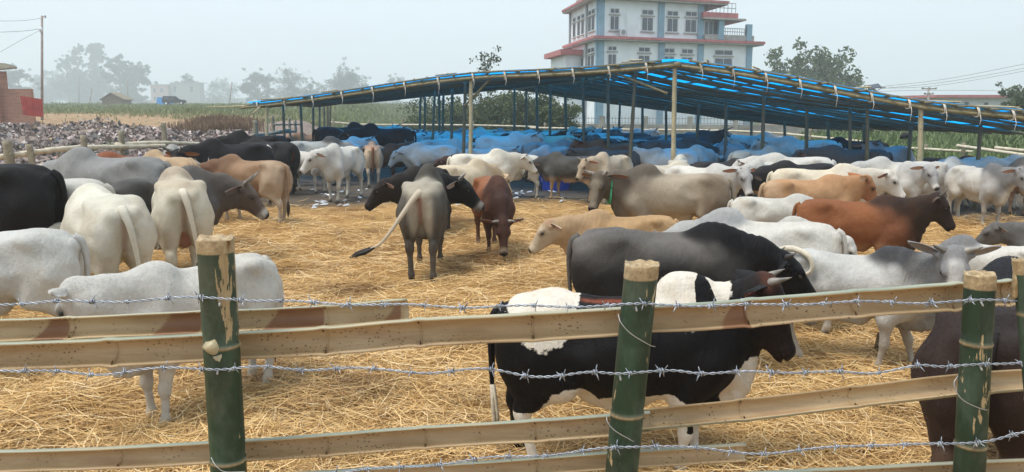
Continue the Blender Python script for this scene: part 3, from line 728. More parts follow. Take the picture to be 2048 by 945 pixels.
# ------------------------------------------------------------------ bamboo
def bamboo_mat(name, a, c, d, scale=7, rough=.45):
    m, nt, b = mat(name); n = N(nt); co = n.coord('Object')
    col = n.mix(n.ramp(n.noise(scale, n.scale(co, (1, 1, .35)), 5, .6), [(.35, 0.), (.65, 1.)]), a, c)
    col = n.mix(n.ramp(n.noise(scale*3.3, co, 4, .7), [(.58, 0.), (.66, 1.)]), col, d)
    setp(nt, b, base=col, rough=rough, normal=n.bump(n.noise(60, co, 3), .15, .004)); return m
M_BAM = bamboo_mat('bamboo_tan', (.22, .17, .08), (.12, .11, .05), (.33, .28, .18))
M_BAMSH = bamboo_mat('bamboo_shaded', (.13, .11, .06), (.085, .08, .045), (.19, .17, .11))  # darker copy for poles under the roof, their shade put into the colour
M_BAMP = bamboo_mat('bamboo_pale', (.50, .42, .26), (.34, .29, .17), (.15, .13, .09))
M_BAMG = bamboo_mat('bamboo_grey', (.28, .24, .17), (.17, .15, .10), (.40, .36, .28), rough=.7)
M_BAMW = bamboo_mat('bamboo_weathered', (.62, .56, .44), (.46, .40, .29), (.20, .15, .11), rough=.6)
def bamboo_tube(pts, r, step=.34, n=8, r2=None, seg=None):
    P = np.array(pts, float); L = np.linalg.norm(np.diff(P, axis=0), axis=1).sum(); r2 = r2 or r*.85
    k = seg or max(4, int(L/step))
    S_ = spline(P, k*3+1) if len(P) > 1 else P
    rad = [(r+(r2-r)*i/(k*3))*(1.13 if i % 3 == 0 else 1.0) for i in range(k*3+1)]
    return tube(S_, np.array(rad), n)
# ------------------------------------------------------------------ the shed
UF = np.array([-1, -.45, 0, .55, 1.0])
FRONT = np.array([pt(503, 209, 22.0), pt(940, 154, 18.9), pt(1350, 125, 16.9), pt(1842, 206, 14.9), (10.3, 13.5, 1.62)])
BACK = np.array([pt(700, 206, 34.5), pt(859, 192, 33), pt(1000, 176, 31), pt(1209, 203, 28.5), pt(1449, 237, 25.8)])
def edge(E, u):
    i = int(np.clip(np.searchsorted(UF, u)-1, 0, 3)); t = (u-UF[i])/(UF[i+1]-UF[i]); return E[i]+(E[i+1]-E[i])*t
rng = np.random.RandomState(17)
def roof(u, v, dz=0): 
    p = edge(FRONT, u)*(1-v)+edge(BACK, u)*v; p = p.copy()
    p[2] += dz-.16*math.sin(math.pi*min(max(v, 0), 1))*(1 if u > 0 else .4)+.03*math.sin(u*9+v*13); return p
shed = tag(obj('cattle_shed', None), 'long open cattle shed of bamboo poles roofed with blue tarpaulin', 'shed'); shed.location = (3.43, 16.9, 0)
SO = np.array([3.43, 16.9, 0.])
def child(name, mb_or, matl, parent=shed, smooth=True):
    V, F = mb_or; return obj(name, mk_mesh(name, np.asarray(V)-SO, F, matl, smooth), parent)
m, nt, b = mat('blue_tarpaulin'); n = N(nt); g = n.geo()
wv = n.noise(1.1, g, 5, .6)
tc = n.ramp(wv, [(.3, (.0, .10, .52)), (.7, (.005, .17, .70))])
setp(nt, b, base=tc, rough=.38, normal=n.bump(n.noise(5, g, 4), .5, .03))
t = n.new('BsdfTranslucent'); n.link(n.ramp(wv, [(.3, (.002, .37, .98)), (.7, (.003, .43, 1.0))]), t.inputs[0])
ms = n.new('MixShader'); ms.inputs[0].default_value = .97
n.link(b.outputs[0], ms.inputs[1]); n.link(t.outputs[0], ms.inputs[2]); n.link(ms.outputs[0], nt.nodes['Material Output'].inputs[0])
M_TARP = m
nu, nv = 60, 40; us = np.linspace(-1.012, 1.01, nu); vs = np.linspace(-.008, 1.004, nv)
V = np.array([[roof(u, v, .075+.02*math.sin(u*40+v*7)*math.sin(v*33)) for v in vs] for u in us]); ii = np.arange(nu*nv).reshape(nu, nv)
F = np.stack([ii[:-1, :-1], ii[1:, :-1], ii[1:, 1:], ii[:-1, 1:]], -1).reshape(-1, 4)
child('tarpaulin', (V.reshape(-1, 3), F), M_TARP)
# rafters: slope-wise poles; purlins: long poles with the ridge
for sl_ in (-1, 1):
    for i, v in enumerate(np.linspace(.0, 1, 31 if sl_ < 0 else 44)):
        us_ = np.linspace(0, sl_*1.02, 7); r_ = .045 if i == 0 else rng.uniform(.024, .034)
        dv = rng.normal(0, .006)*(i > 0)
        P = [roof(u, v+dv, -.02) for u in us_]
        child('rafter', bamboo_tube(P, r_, .55, 5, seg=9), M_BAMSH if i else M_BAM)
    for i, u in enumerate(np.linspace(.05, .99, 14)):
        P = [roof(sl_*u+rng.normal(0, .004), v, .035) for v in np.linspace(-.02, 1, 8)]
        child('purlin', bamboo_tube(P, rng.uniform(.018, .026), .6, 5, seg=14), M_BAMSH)
child('ridge_pole', bamboo_tube([roof(0, v, -.05) for v in np.linspace(-.012, 1, 8)], .055, .5, 8, seg=20), M_BAM)
# front beam doubled, lashings, slats laid over the sheet
for sl_ in (-1, 1):
    P = [roof(u, -.004, -.065) for u in np.linspace(0, sl_*1.03, 8)]; child('front_beam', bamboo_tube(P, .038, .5, 9, seg=18), M_BAM)
    P = [roof(u, -.006, .055) for u in np.linspace(sl_*.03, sl_*.97, 8)]; child('front_beam', bamboo_tube(P, .024, .5, 7, seg=18), M_BAM)
M_ROPE = flat('white_cord', (.62, .58, .50), .8, .15, 30)
for u in np.r_[np.linspace(-.98, -.06, 13), np.linspace(.06, .98, 13)]:
    c = roof(u, -.004, -.035); mb = MB(); r_ = .085
    for q in range(3):
        a = np.linspace(0, 6.4, 13); o = np.array([(q-1)*.014, 0, 0])
        mb.tube([c+o+np.array([.012*math.sin(t*2), r_*math.sin(t)*.9, r_*1.05*math.cos(t)]) for t in a], .0075, 5)
    mb.tube([c+[.02, -.08, -.05], c+[.03, -.10, -.14], c+[.01, -.10, -.22-.1*rng.rand()]], .006, 5)
    child('lashing', (np.vstack(mb.V), mb.F), M_ROPE)
for k in range(46):
    u = rng.uniform(.03, 1) if k % 3 else rng.uniform(-1, -.03); v0 = rng.uniform(-.015, .9) if k < 20 else rng.uniform(-.02, .04); l = rng.uniform(.05, .14)
    P = [roof(u+rng.normal(0, .01), v0, .115), roof(u+rng.normal(0, .012), v0+l*.5, .13), roof(u+rng.normal(0, .02), v0+l, .12+.05*rng.rand())]
    child('roof_slat', tube(spline(P, 5), np.full(5, .018), 5), M_BAMP)
# sampled roof height
RS = np.array([[roof(u, v) for v in np.linspace(0, 1, 40)] for u in np.linspace(-1, 1, 60)]).reshape(-1, 3)
def roof_z(x, y): return RS[np.argmin((RS[:, 0]-x)**2+(RS[:, 1]-y)**2), 2]
def post(px, Y, lean=0, r=.05, matl=None, leanY=0, name='post'):
    zt = roof_z(W(px, Y, 2), Y); x1 = W(px, Y, zt); x0 = W(px-lean, Y, 0)
    z0 = float(gz(x0, Y+leanY))-.15
    P = [(x0, Y+leanY, z0), ((x0+x1)/2+rng.normal(0, .015), Y+leanY*.5, zt*.5), (x1, Y, zt-.03)]
    return child(name, bamboo_tube(P, r, .34, 8), matl or M_BAM)
for px, Y, lean, r_ in ((533, 21.75, -2, .046), (942, 18.95, 2, .049), (1350, 16.95, 4, .053), (1842, 14.95, 9, .051)): post(px, Y, lean, r_, M_BAMP)
for px, Y, lean in ((566, 27, -5), (601, 29, -3), (626, 31, 0), (639, 33, 1), (648, 35, 0), (655, 36.5, 0), (661, 37.5, 2), (841, 33, 2), (850, 34, -2), (870, 27, 8), (878, 30, -3),
                    (887, 33, 3), (905, 26, 0), (931, 22.8, 6), (1029, 31, 0), (1052, 33, 0), (1073, 29, -2), (1101, 27, 3), (1130, 28, 2), (1166, 24, 0), (1216, 22.5, 0), (1240, 30, 0), (1272, 20.3, 16),
                    (1285, 29.5, -2), (1332, 26, 3), (1398, 24, 6), (1452, 22, 3), (1503, 27, -2), (1528, 20, 3), (1569, 24.5, 0), (1614, 20, 2), (1655, 22, 0), (1700, 19, 0), (1735, 18, 6), (1728, 21, 3), (1822, 19.5, 8), (1962, 17.6, 12)):
    post(px, Y*.885, lean, rng.uniform(.038, .049), M_BAMSH)
# diagonal braces under the front
for a, c in (((930, 19.1, 2.0), (985, 18.7, 2.66)), ((1335, 17.0, 2.25), (1225, 17.6, 2.72))):
    child('brace', bamboo_tube([(W(a[0], a[1], a[2]), a[1], a[2]), (W(c[0], c[1], c[2]), c[1], c[2])], .028, .4, 6), M_BAM)
# eave poles sticking out at the left corner
child('eave_pole', bamboo_tube([roof(-.9, 0, .0)+[0, 0, 0], roof(-1.0, 0, -.02), pt(412, 215, 22.5)], .03, .4, 6, .014), M_BAMP)
child('eave_pole', bamboo_tube([roof(-.97, .0, -.05), pt(505, 228, 21.6)], .022, .3, 6), M_BAMP)
# ------------------------------------------------------------------ front fence
FY = 2.60
def green_bamboo(name):
    m, nt, b = mat(name); n = N(nt); co = n.coord('Object'); at = n.attr('node', 'Fac')
    st = n.scale(co, (1, 1, .12))
    col = n.ramp(n.noise(16, st, 5, .6), [(.3, (.008, .022, .010)), (.6, (.014, .040, .016)), (.85, (.030, .070, .026))])
    wax = n.ramp(n.noise(5, n.scale(co, (1, 1, .6)), 6, .7), [(.48, 0.), (.72, 1.)])
    col = n.mix(n.math('MULTIPLY', wax, .5), col, (.13, .19, .15))
    pe = n.noise(9, n.scale(co, (1.5, 1.5, .28)), 5, .62, .4)
    edge_ = n.noise(30, n.scale(co, (1, 1, .35)), 4, .7)
    peel = n.ramp(n.math('ADD', pe, n.math('MULTIPLY', edge_, .22)), [(.738, 0.), (.750, 1.)])
    skin = n.ramp(n.noise(40, st, 4), [(.3, (.30, .20, .09)), (.7, (.52, .40, .22))])
    col = n.mix(peel, col, skin)
    col = n.mix(n.math('MULTIPLY', at, 1, True), col, n.ramp(n.noise(55, co, 4, .7), [(.3, (.22, .15, .08)), (.55, (.42, .31, .17)), (.8, (.60, .50, .33))]))
    col = n.mix(n.ramp(n.noise(3.5, n.scale(co, (1, 1, .5)), 7, .75), [(.5, 0.), (.8, .55)]), col, (.16, .13, .085))
    setp(nt, b, base=col, rough=n.mix(peel, .55, .8), normal=n.bump(n.math('SUBTRACT', n.noise(45, st, 4), n.math('MULTIPLY', peel, .5)), .3, .004)); return m
M_GREEN = green_bamboo('green_bamboo')
def split_mat():
    m, nt, b = mat('split_bamboo_inside'); n = N(nt); co = n.coord('Object')
    col = n.ramp(n.noise(5, n.scale(co, (.5, 1, 2)), 6, .6), [(.3, (.38, .255, .13)), (.52, (.53, .39, .22)), (.8, (.63, .51, .34))])
    col = n.mix(n.ramp(n.noise(140, n.scale(co, (.08, 1, 1)), 3), [(.35, .30), (.7, 0.)]), col, (.40, .27, .14))
    sp = n.voro(75, n.scale(co, (.8, 1, 1.0))); msk = n.noise(6, co, 3)
    spk = n.math('MULTIPLY', n.ramp(sp, [(.20, 1.), (.28, 0.)]), n.ramp(msk, [(.46, 0.), (.56, 1.)]))
    col = n.mix(n.math('MULTIPLY', spk, .85), col, (.10, .062, .03))
    col = n.mix(n.ramp(n.noise(3.2, n.scale(co, (.8, 1, 3)), 4), [(.55, 0.), (.75, .6)]), col, (.34, .20, .11))
    col = n.mix(n.ramp(n.noise(26, n.scale(co, (.12, 1, 1.6)), 5, .7), [(.42, .0), (.72, .45)]), col, (.30, .20, .10))
    col = n.mix(n.ramp(n.attr('brown', 'Fac'), [(.0, 0.), (.6, .9)]), col, n.ramp(n.noise(12, n.scale(co, (.3, 1, 1)), 4), [(.3, (.20, .085, .04)), (.7, (.34, .17, .085))]))
    setp(nt, b, base=col, rough=.55, normal=n.bump(n.noise(120, n.scale(co, (.06, 1, 1)), 3), .25, .003)); return m
M_SPLIT = split_mat()
m, nt, b = mat('split_bamboo_brown'); n = N(nt); co = n.coord('Object')
setp(nt, b, base=n.ramp(n.noise(12, n.scale(co, (.3, 1, 1)), 4), [(.3, (.22, .10, .05)), (.7, (.36, .19, .10))]), rough=.4); M_SPLITB = m
m, nt, b = mat('split_bamboo_skin'); n = N(nt); co = n.coord('Object')
setp(nt, b, base=n.ramp(n.noise(9, n.scale(co, (.2, 1, 1)), 5), [(.3, (.17, .20, .15)), (.5, (.30, .32, .24)), (.7, (.44, .36, .22))]), rough=.5); M_SKIN = m
fence = tag(obj('bamboo_fence', None, None, (0, FY, 0)), 'foreground fence of green bamboo posts, split bamboo rails and barbed wire', 'fence')
FO = np.array([0, FY, 0.])
def fchild(name, V, F, matl, parent=fence, smooth=True, fattr=None, off=FO, mats=None, midx=None):
    return obj(name, mk_mesh(name, np.asarray(V)-off, F, matl, smooth, None, fattr, mats, midx), parent)
def big_post(top, bot, r, nodes, Y, solid, r_top=None, stub=None):
    """nodes: picture rows of the joints"""
    p1 = pt(*top, Y); p0 = pt(*bot, Y); d = (p0-p1)/(p1[2]-p0[2]); p0 = p1+d*(p1[2]+.25)
    zn = [Zof(q, Y) for q in nodes]; H_ = p1[2]
    zs = np.unique(np.r_[np.linspace(-.25, H_-.05, 36), [H_-.052, H_-.045, H_-.005, H_], np.concatenate([[z-.016, z-.009, z-.004, z, z+.006, z+.014] for z in zn])]); zs = zs[zs <= H_]
    n_ = 30; V, att = [], []
    rt = r_top or r*.95
    prof = []
    for z in zs:
        rr = rt+(r-rt)*np.clip((H_-z)/H_, 0, 1); a = 0
        for q in zn:
            rr += r*.06*math.exp(-((z-q)/.006)**2)-r*.045*math.exp(-((z-q-.014)/.007)**2); a = max(a, .75*math.exp(-((z-q)/.0055)**4))
        if z > H_-.05: a = 1; rr *= 1.02
        prof.append((rr, z, a))
    for rr, z, a in prof:
        c = p0+(p1-p0)*((z-p0[2])/(p1[2]-p0[2]))
        for k in range(n_):
            t = 2*math.pi*k/n_; e = 1+.012*math.sin(2*t+1)+.008*math.sin(3*t+z*5)
            zz = z+(.006*math.sin(3*t)+.004*math.sin(7*t+1) if z > H_-.003 else 0)
            V.append((c[0]+rr*e*math.cos(t), c[1]+rr*e*math.sin(t), zz)); att.append(a)
    m_ = len(prof); c = p1
    inner = [(.97, -.002), (.80, .004), (.74, -.004), (.35, -.012), (.0, -.014)] if solid else [(.93, .001), (.66, -.002), (.62, -.02), (.60, -.12), (0, -.13)]
    for f_, dz in inner:
        for k in range(n_):
            t = 2*math.pi*k/n_; V.append((c[0]+rt*f_*math.cos(t), c[1]+rt*f_*math.sin(t), H_+dz+.004*math.sin(5*t)*f_)); att.append(1 if f_ > .3 or solid else .6)
    F = [(i*n_+k, i*n_+(k+1) % n_, (i+1)*n_+(k+1) % n_, (i+1)*n_+k) for i in range(m_+len(inner)-1) for k in range(n_)]
    F = [f for f in F]
    o = fchild('post', V, F[:-n_]+[(f[0], f[1], f[2], f[2]) for f in F[-n_:]], M_GREEN, fattr={'node': att})
    if stub:
        q = pt(*stub, Y-.05); mb = MB(); mb.tube([q+[.012, .03, -.035], q, q+[-.012, -.012, .022]], np.array([.010, .022, .024]), 9); mb.tube([q+[.01, .0, -.02], q+[.024, .012, -.075]], np.array([.018, .002]), 7)
        fchild('branch_stub', np.vstack(mb.V), mb.F, M_BAMP, o, off=FO)
    return o
PL = big_post((430, 476), (458, 945), .0595, (690, 918), FY, True, .058, (428, 698))
PM = big_post((1284, 528), (1243, 945), .0555, (826, ), FY, True, .055)
PR = big_post((1961, 548), (1938, 945), .0530, (686, 888), FY, False, .047)
big_post((2036, 520), (2075, 945), .021, (628, 800), FY-.06, False, .018)
def rail(pix, r, nodes, Y=FY+.105, up=0., name='rail', brown=(), taper=1.0, label=None):
    """half a split bamboo, hollow side to the road; pix: centre line in the picture"""
    P = np.array([pt(a, b, Y) for a, b in pix]); n_ = 70; C = spline(P, n_)
    xs = C[:, 0]; nx = [pt(a, 600, Y)[0] for a in nodes]; T = np.gradient(C, axis=0); T /= np.linalg.norm(T, axis=1)[:, None]
    V = []; k_ = 15; ph = np.linspace(-1.80, 1.80, k_)
    def ring(i, ro, jag=0):
        U = nrm(np.cross([0, -1, 0], T[i])*1.0); U = U if U[2] > 0 else -U
        B = np.array([0, 1., 0]); U2 = U*math.cos(up)+B*math.sin(up); B2 = B*math.cos(up)-U*math.sin(up)
        return [C[i]+ro*(math.sin(p)*U2+(math.cos(p)*1.12-.35)*B2) for p in ph]
    rad = []
    for i in range(n_):
        s_ = 1+(taper-1)*i/(n_-1)
        bulge = sum(.10*math.exp(-((xs[i]-q)/.014)**2) for q in nx)+.015*math.sin(xs[i]*9)+.01*math.sin(xs[i]*23)
        rad.append(r*s_*(1+bulge))
    for i in range(n_): V += ring(i, rad[i])
    for i in range(n_): V += ring(i, rad[i]-r*.17)
    F = []; o = n_*k_; mi = []
    def isb(x): return any(a_ <= x <= c_ for a_, c_ in bx)
    bx = [(pt(a, 600, Y)[0], pt(c, 600, Y)[0]) for a, c in brown]
    for i in range(n_-1):
        for j in range(k_-1):
            F.append((i*k_+j, i*k_+j+1, (i+1)*k_+j+1, (i+1)*k_+j)); mi.append(1)
            F.append((o+i*k_+j, o+(i+1)*k_+j, o+(i+1)*k_+j+1, o+i*k_+j+1))
            mi.append(0)
        for j in (0, k_-1):
            q = (i*k_+j, (i+1)*k_+j, o+(i+1)*k_+j, o+i*k_+j); F.append(q if j == 0 else q[::-1]); mi.append(0)
    for i in (0, n_-1):
        for j in range(k_-1):
            q = (i*k_+j, o+i*k_+j, o+i*k_+j+1, i*k_+j+1); F.append(q if i == 0 else q[::-1]); mi.append(0)
    off = len(V)
    # remains of the diaphragms
    for q in nx:
        i = int(np.argmin(np.abs(xs-q)))
        a_ = ring(i, rad[i]-r*.14); b1 = ring(i, rad[i]*.60)
        for s2 in (-.004, .004):
            V += [p+T[i]*s2 for p in a_]+[p+T[i]*s2*.5+np.array([0, .35*r*.3, 0]) for p in b1]
        for j in range(k_-1):
            A0, B0 = off, off+2*k_
            F += [(A0+j, A0+k_+j, A0+k_+j+1, A0+j+1), (B0+j+1, B0+k_+j+1, B0+k_+j, B0+j), (A0+k_+j, B0+k_+j, B0+k_+j+1, A0+k_+j+1)]; mi += [0, 0, 0]
        off += 4*k_
    V = np.array(V); fz = (V[:, 2]-np.interp(V[:, 0], xs, C[:, 2]))/r; bv = np.full(len(V), -1.)
    for a_, c_ in bx:
        bv = np.maximum(bv, np.where(V[:, 0] < c_-.002, (V[:, 0]-a_-.07*(fz+1)*.5)/.02, -1))
    return fchild(name, V, F, None, mats=[M_SPLIT, M_SKIN], midx=mi, fattr={'brown': np.clip(bv, -1, 1)})
rail(((-60, 662), (130, 655), (400, 643), (650, 632), (815, 618)), .0405, (132, 398, 652), FY+.16, .0, brown=((58, 128), (300, 392), (520, 645), (762, 800)))
rail(((-60, 712), (215, 702), (440, 690), (660, 678), (840, 662), (1075, 650), (1300, 636)), .0500, (215, 645, 842, 1072), FY+.105, -.1)
rail(((1262, 636), (1400, 630), (1500, 622), (1700, 605), (1880, 592), (1960, 588)), .0490, (1500, 1715, 1905), FY+.112, -.12, brown=((1440, 1500),))
rail(((1900, 590), (1990, 584), (2130, 578)), .045, (2010,), FY+.15, -.1)
rail(((-60, 922), (225, 913), (490, 898), (645, 888), (850, 872), (1080, 858), (1300, 842)), .0400, (222, 648, 850, 1078), FY+.105, -.05)
rail(((1262, 845), (1500, 822), (1710, 797), (1930, 772), (2130, 758)), .0385, (1500, 1712, 1985), FY+.115, .75)
rail(((560, 962), (760, 950), (1000, 935), (1230, 918), (1490, 902)), .0330, (720, 1080), FY+.11, -.1)
rail(((1470, 962), (1700, 950), (1990, 936), (2130, 930)), .0340, (1650, 1990), FY+.12, -.1)
# barbed wire
m, nt, b = mat('galvanised_wire'); n = N(nt)
setp(nt, b, base=n.ramp(n.noise(30, n.geo(), 3), [(.3, (.24, .27, .32)), (.7, (.46, .50, .56))]), rough=.42, Metallic=.55); M_WIRE = m
def barb_mesh():
    mb = MB(); a = np.linspace(0, 4*math.pi, 22)
    mb.tube([(-.007+.014*t/(4*math.pi), .0062*math.cos(t), .0062*math.sin(t)) for t in a], .0023, 5)
    for s1, (y, z) in zip((-.007, .007, -.004, .004), ((.8, .6), (-.6, .85), (-.75, -.6), (.5, -.9))):
        mb.tube([(s1, y*.004, z*.004), (s1*2.0, y*.021, z*.021)], np.array([.0022, .0011]), 5)
    return mb.mesh('barb', M_WIRE, True)
BARB = barb_mesh()
def barbed(pix, Y, seed):
    P = np.array([pt(a, b, Y) for a, b in pix]); rs = np.random.RandomState(seed)
    C = spline(P, 620); C += np.stack([0*C[:, 0], .004*np.sin(C[:, 0]*11+seed), .004*np.sin(C[:, 0]*17+seed)], -1)
    L = np.r_[0, np.cumsum(np.linalg.norm(np.diff(C, axis=0), axis=1))]
    mb = MB()
    for ph in (0, math.pi):
        a = L/.052*2*math.pi+ph
        mb.tube(C+np.stack([0*a, .0029*np.cos(a), .0029*np.sin(a)], -1), .0020, 5)
    w_ = fchild('barbed_wire', np.vstack(mb.V), mb.F, M_WIRE)
    s_ = rs.uniform(.02, .1)
    while s_ < L[-1]:
        i = min(int(np.searchsorted(L, s_)), 618); d = C[i+1]-C[i]
        o = obj('barb', BARB, w_, C[i]-FO, (rs.uniform(0, 6.28), -math.atan2(d[2], d[0]), 0)); sc = rs.uniform(.85, 1.25); o.scale = (sc,)*3
        s_ += rs.uniform(.105, .135)
YW = FY-.063
barbed(((-60, 611), (90, 605), (240, 602), (430, 596), (520, 601), (650, 607), (850, 612), (1060, 614), (1270, 610), (1480, 612), (1640, 606), (1800, 606), (1970, 602), (2120, 603)), YW, 1)
barbed(((-60, 738), (60, 742), (130, 745), (200, 748), (290, 740), (430, 737), (510, 733), (600, 742), (700, 735), (830, 746), (950, 738), (1060, 754), (1170, 744), (1240, 750), (1340, 740), (1415, 749), (1520, 743), (1660, 746), (1740, 748), (1830, 730), (1890, 735), (1985, 728), (2120, 722)), YW, 2)
barbed(((560, 962), (690, 944), (780, 936), (910, 926), (1000, 916), (1130, 906), (1245, 896), (1340, 893), (1480, 905), (1600, 903), (1750, 889), (1880, 890), (1975, 882), (2040, 868), (2120, 862)), YW, 3)
# thin tie wire and nails
M_TIE = flat('tie_wire', (.45, .45, .44), .4, .2, 30, .6)
def loop(pix, Y):
    P = spline([pt(a, b, Y-d) for a, b, d in pix], 24); fchild('tie_wire', *tube(P, np.full(24, .0016), 5), M_TIE)
loop(((1236, 628, .03), (1242, 646, .06), (1262, 668, .068), (1298, 690, .05), (1310, 694, .03)), FY)
loop(((1216, 828, .03), (1214, 842, .055), (1230, 862, .066), (1268, 884, .05)), FY)
loop(((1916, 752, .03), (1908, 770, .045), (1925, 800, .06), (1968, 820, .05), (1975, 816, .03)), FY)
loop(((422, 915, .04), (432, 932, .06), (450, 944, .066), (490, 944, .05)), FY)
for a, b in ((440, 612), (436, 748), (1272, 622), (1240, 760), (1962, 612), (1960, 740), (1950, 892)):
    q = pt(a, b-8, FY-.056); fchild('nail', *tube([q, q+[.001, -.012, -.012]], np.array([.0035, .0035]), 6), M_TIE)

# ------------------------------------------------------------------ pen fence on the left and far rails
pen = tag(obj('pen_fence', None, None, (-8.5, 17, 0)), 'pale crooked pole fence with stub posts closing the pen on the left', 'fence'); PO = np.array([-8.5, 17, 0.])
def pchild(name, V, F, matl, parent, off): return obj(name, mk_mesh(name, np.asarray(V)-off, F, matl, True), parent)
for px, py, Y, r_ in ((15, 282, 14.6, .085), (62, 288, 14.8, .06), (165, 271, 15.6, .06), (240, 262, 17.4, .065), (327, 246, 18.6, .062), (511, 241, 24.2, .07), (546, 232, 25.6, .055), (590, 240, 27.5, .05), (578, 236, 26.6, .04)):
    z = Zof(py, Y); x = W(px, Y, z); pchild('post', *bamboo_tube([(x, Y, -.2), (x+.01, Y, z*.5), (x+rng.normal(0, .02), Y, z)], r_, .3, 9, r_*.93), M_BAMG, pen, PO)
def pole(pix, r, matl=M_BAMW, parent=pen, off=PO, nm='rail'):
    P = [pt(a, b, Y) for a, b, Y in pix]; pchild(nm, *bamboo_tube(P, r, .3, 8, r*.8), matl, parent, off)
pole(((-60, 322, 14.4), (40, 309, 14.75), (140, 297, 15.4), (240, 294, 17.2), (330, 292, 18.3)), .052)
pole(((232, 290, 17.25), (330, 286, 18.45), (480, 292, 21.5)), .046)
pole(((228, 298, 17.1), (310, 291, 18.2)), .04)
pole(((25, 341, 14.7), (90, 333, 15.1), (170, 327, 15.5), (250, 324, 17.0)), .045)
pole(((470, 284, 23), (580, 259, 26.5)), .05, M_BAMG); pole(((505, 271, 24), (590, 263, 27)), .05, M_BAMG); pole(((500, 290, 23.8), (560, 284, 26)), .045, M_BAMG); pole(((548, 250, 25.5), (600, 249, 28)), .03, M_BAMG)
far = tag(obj('paddock_rails', None, None, (2, 33, 0)), 'long low bamboo rail fence running along the back of the shed', 'fence'); AO = np.array([2, 33, 0.])
for pix in (((655, 244, 38), (720, 249, 38), (800, 250, 37.5)), ((800, 250, 37.5), (945, 251, 36.5), (1075, 254, 35)), ((1060, 256, 35), (1180, 258, 34), (1330, 261, 32.5)), ((1300, 260, 32.6), (1450, 262, 31), (1580, 268, 29.5)), ((1570, 268, 29.6), (1680, 279, 26.5), (1765, 287, 25)), ((1700, 293, 24.8), (1800, 296, 22.5), (1945, 304, 21)), ((1915, 292, 21), (2010, 305, 19.5), (2130, 322, 18.5)), ((1990, 296, 20), (2130, 310, 18.8)), ((1940, 318, 19.6), (2130, 335, 17.8))):
    pole(pix, .042, M_BAMW, far, AO)
for px, py, Y in ((666, 238, 38), (700, 240, 38), (738, 241, 38), (806, 236, 37.5), (946, 243, 36.5), (1090, 246, 35), (1622, 256, 28), (1700, 273, 26), (1745, 284, 25), (1852, 288, 22), (1928, 286, 21), (1200, 250, 33.8), (1440, 254, 31)):
    z = Zof(py, Y); x = W(px, Y, z); pchild('post', *bamboo_tube([(x, Y, -.2), (x, Y, z)], .055, .3, 7), M_BAMG, far, AO)
# two blue plastic tubs in the shade
M_TUB = flat('blue_plastic', (.01, .06, .42), .35, .1, 5)
def tub(px, Y, r, h, label):
    prof = [(r*.80, 0), (r*.86, h*.3), (r*.95, h*.9), (r*1.04, h*.93), (r*1.04, h), (r*.97, h), (r*.90, h*.6), (r*.80, h*.05), (0.001, h*.05)]; n_ = 24
    x = W(px, Y, .3); V = [(x+a*math.cos(2*math.pi*k/n_), Y+a*math.sin(2*math.pi*k/n_), float(gz(x, Y))+z) for a, z in prof for k in range(n_)]
    F = [(i*n_+k, i*n_+(k+1) % n_, (i+1)*n_+(k+1) % n_, (i+1)*n_+k) for i in range(len(prof)-1) for k in range(n_)]
    tag(obj('water_tub', mk_mesh('water_tub', V, F, M_TUB, True)), label, 'tub', 'blue water tubs')
tub(851, 22.6, .32, .52, 'deep blue plastic tub standing under the big black bull in the shed')
tub(1110, 19.4, .42, .62, 'blue plastic tub behind the dark grey calf at the shed edge')
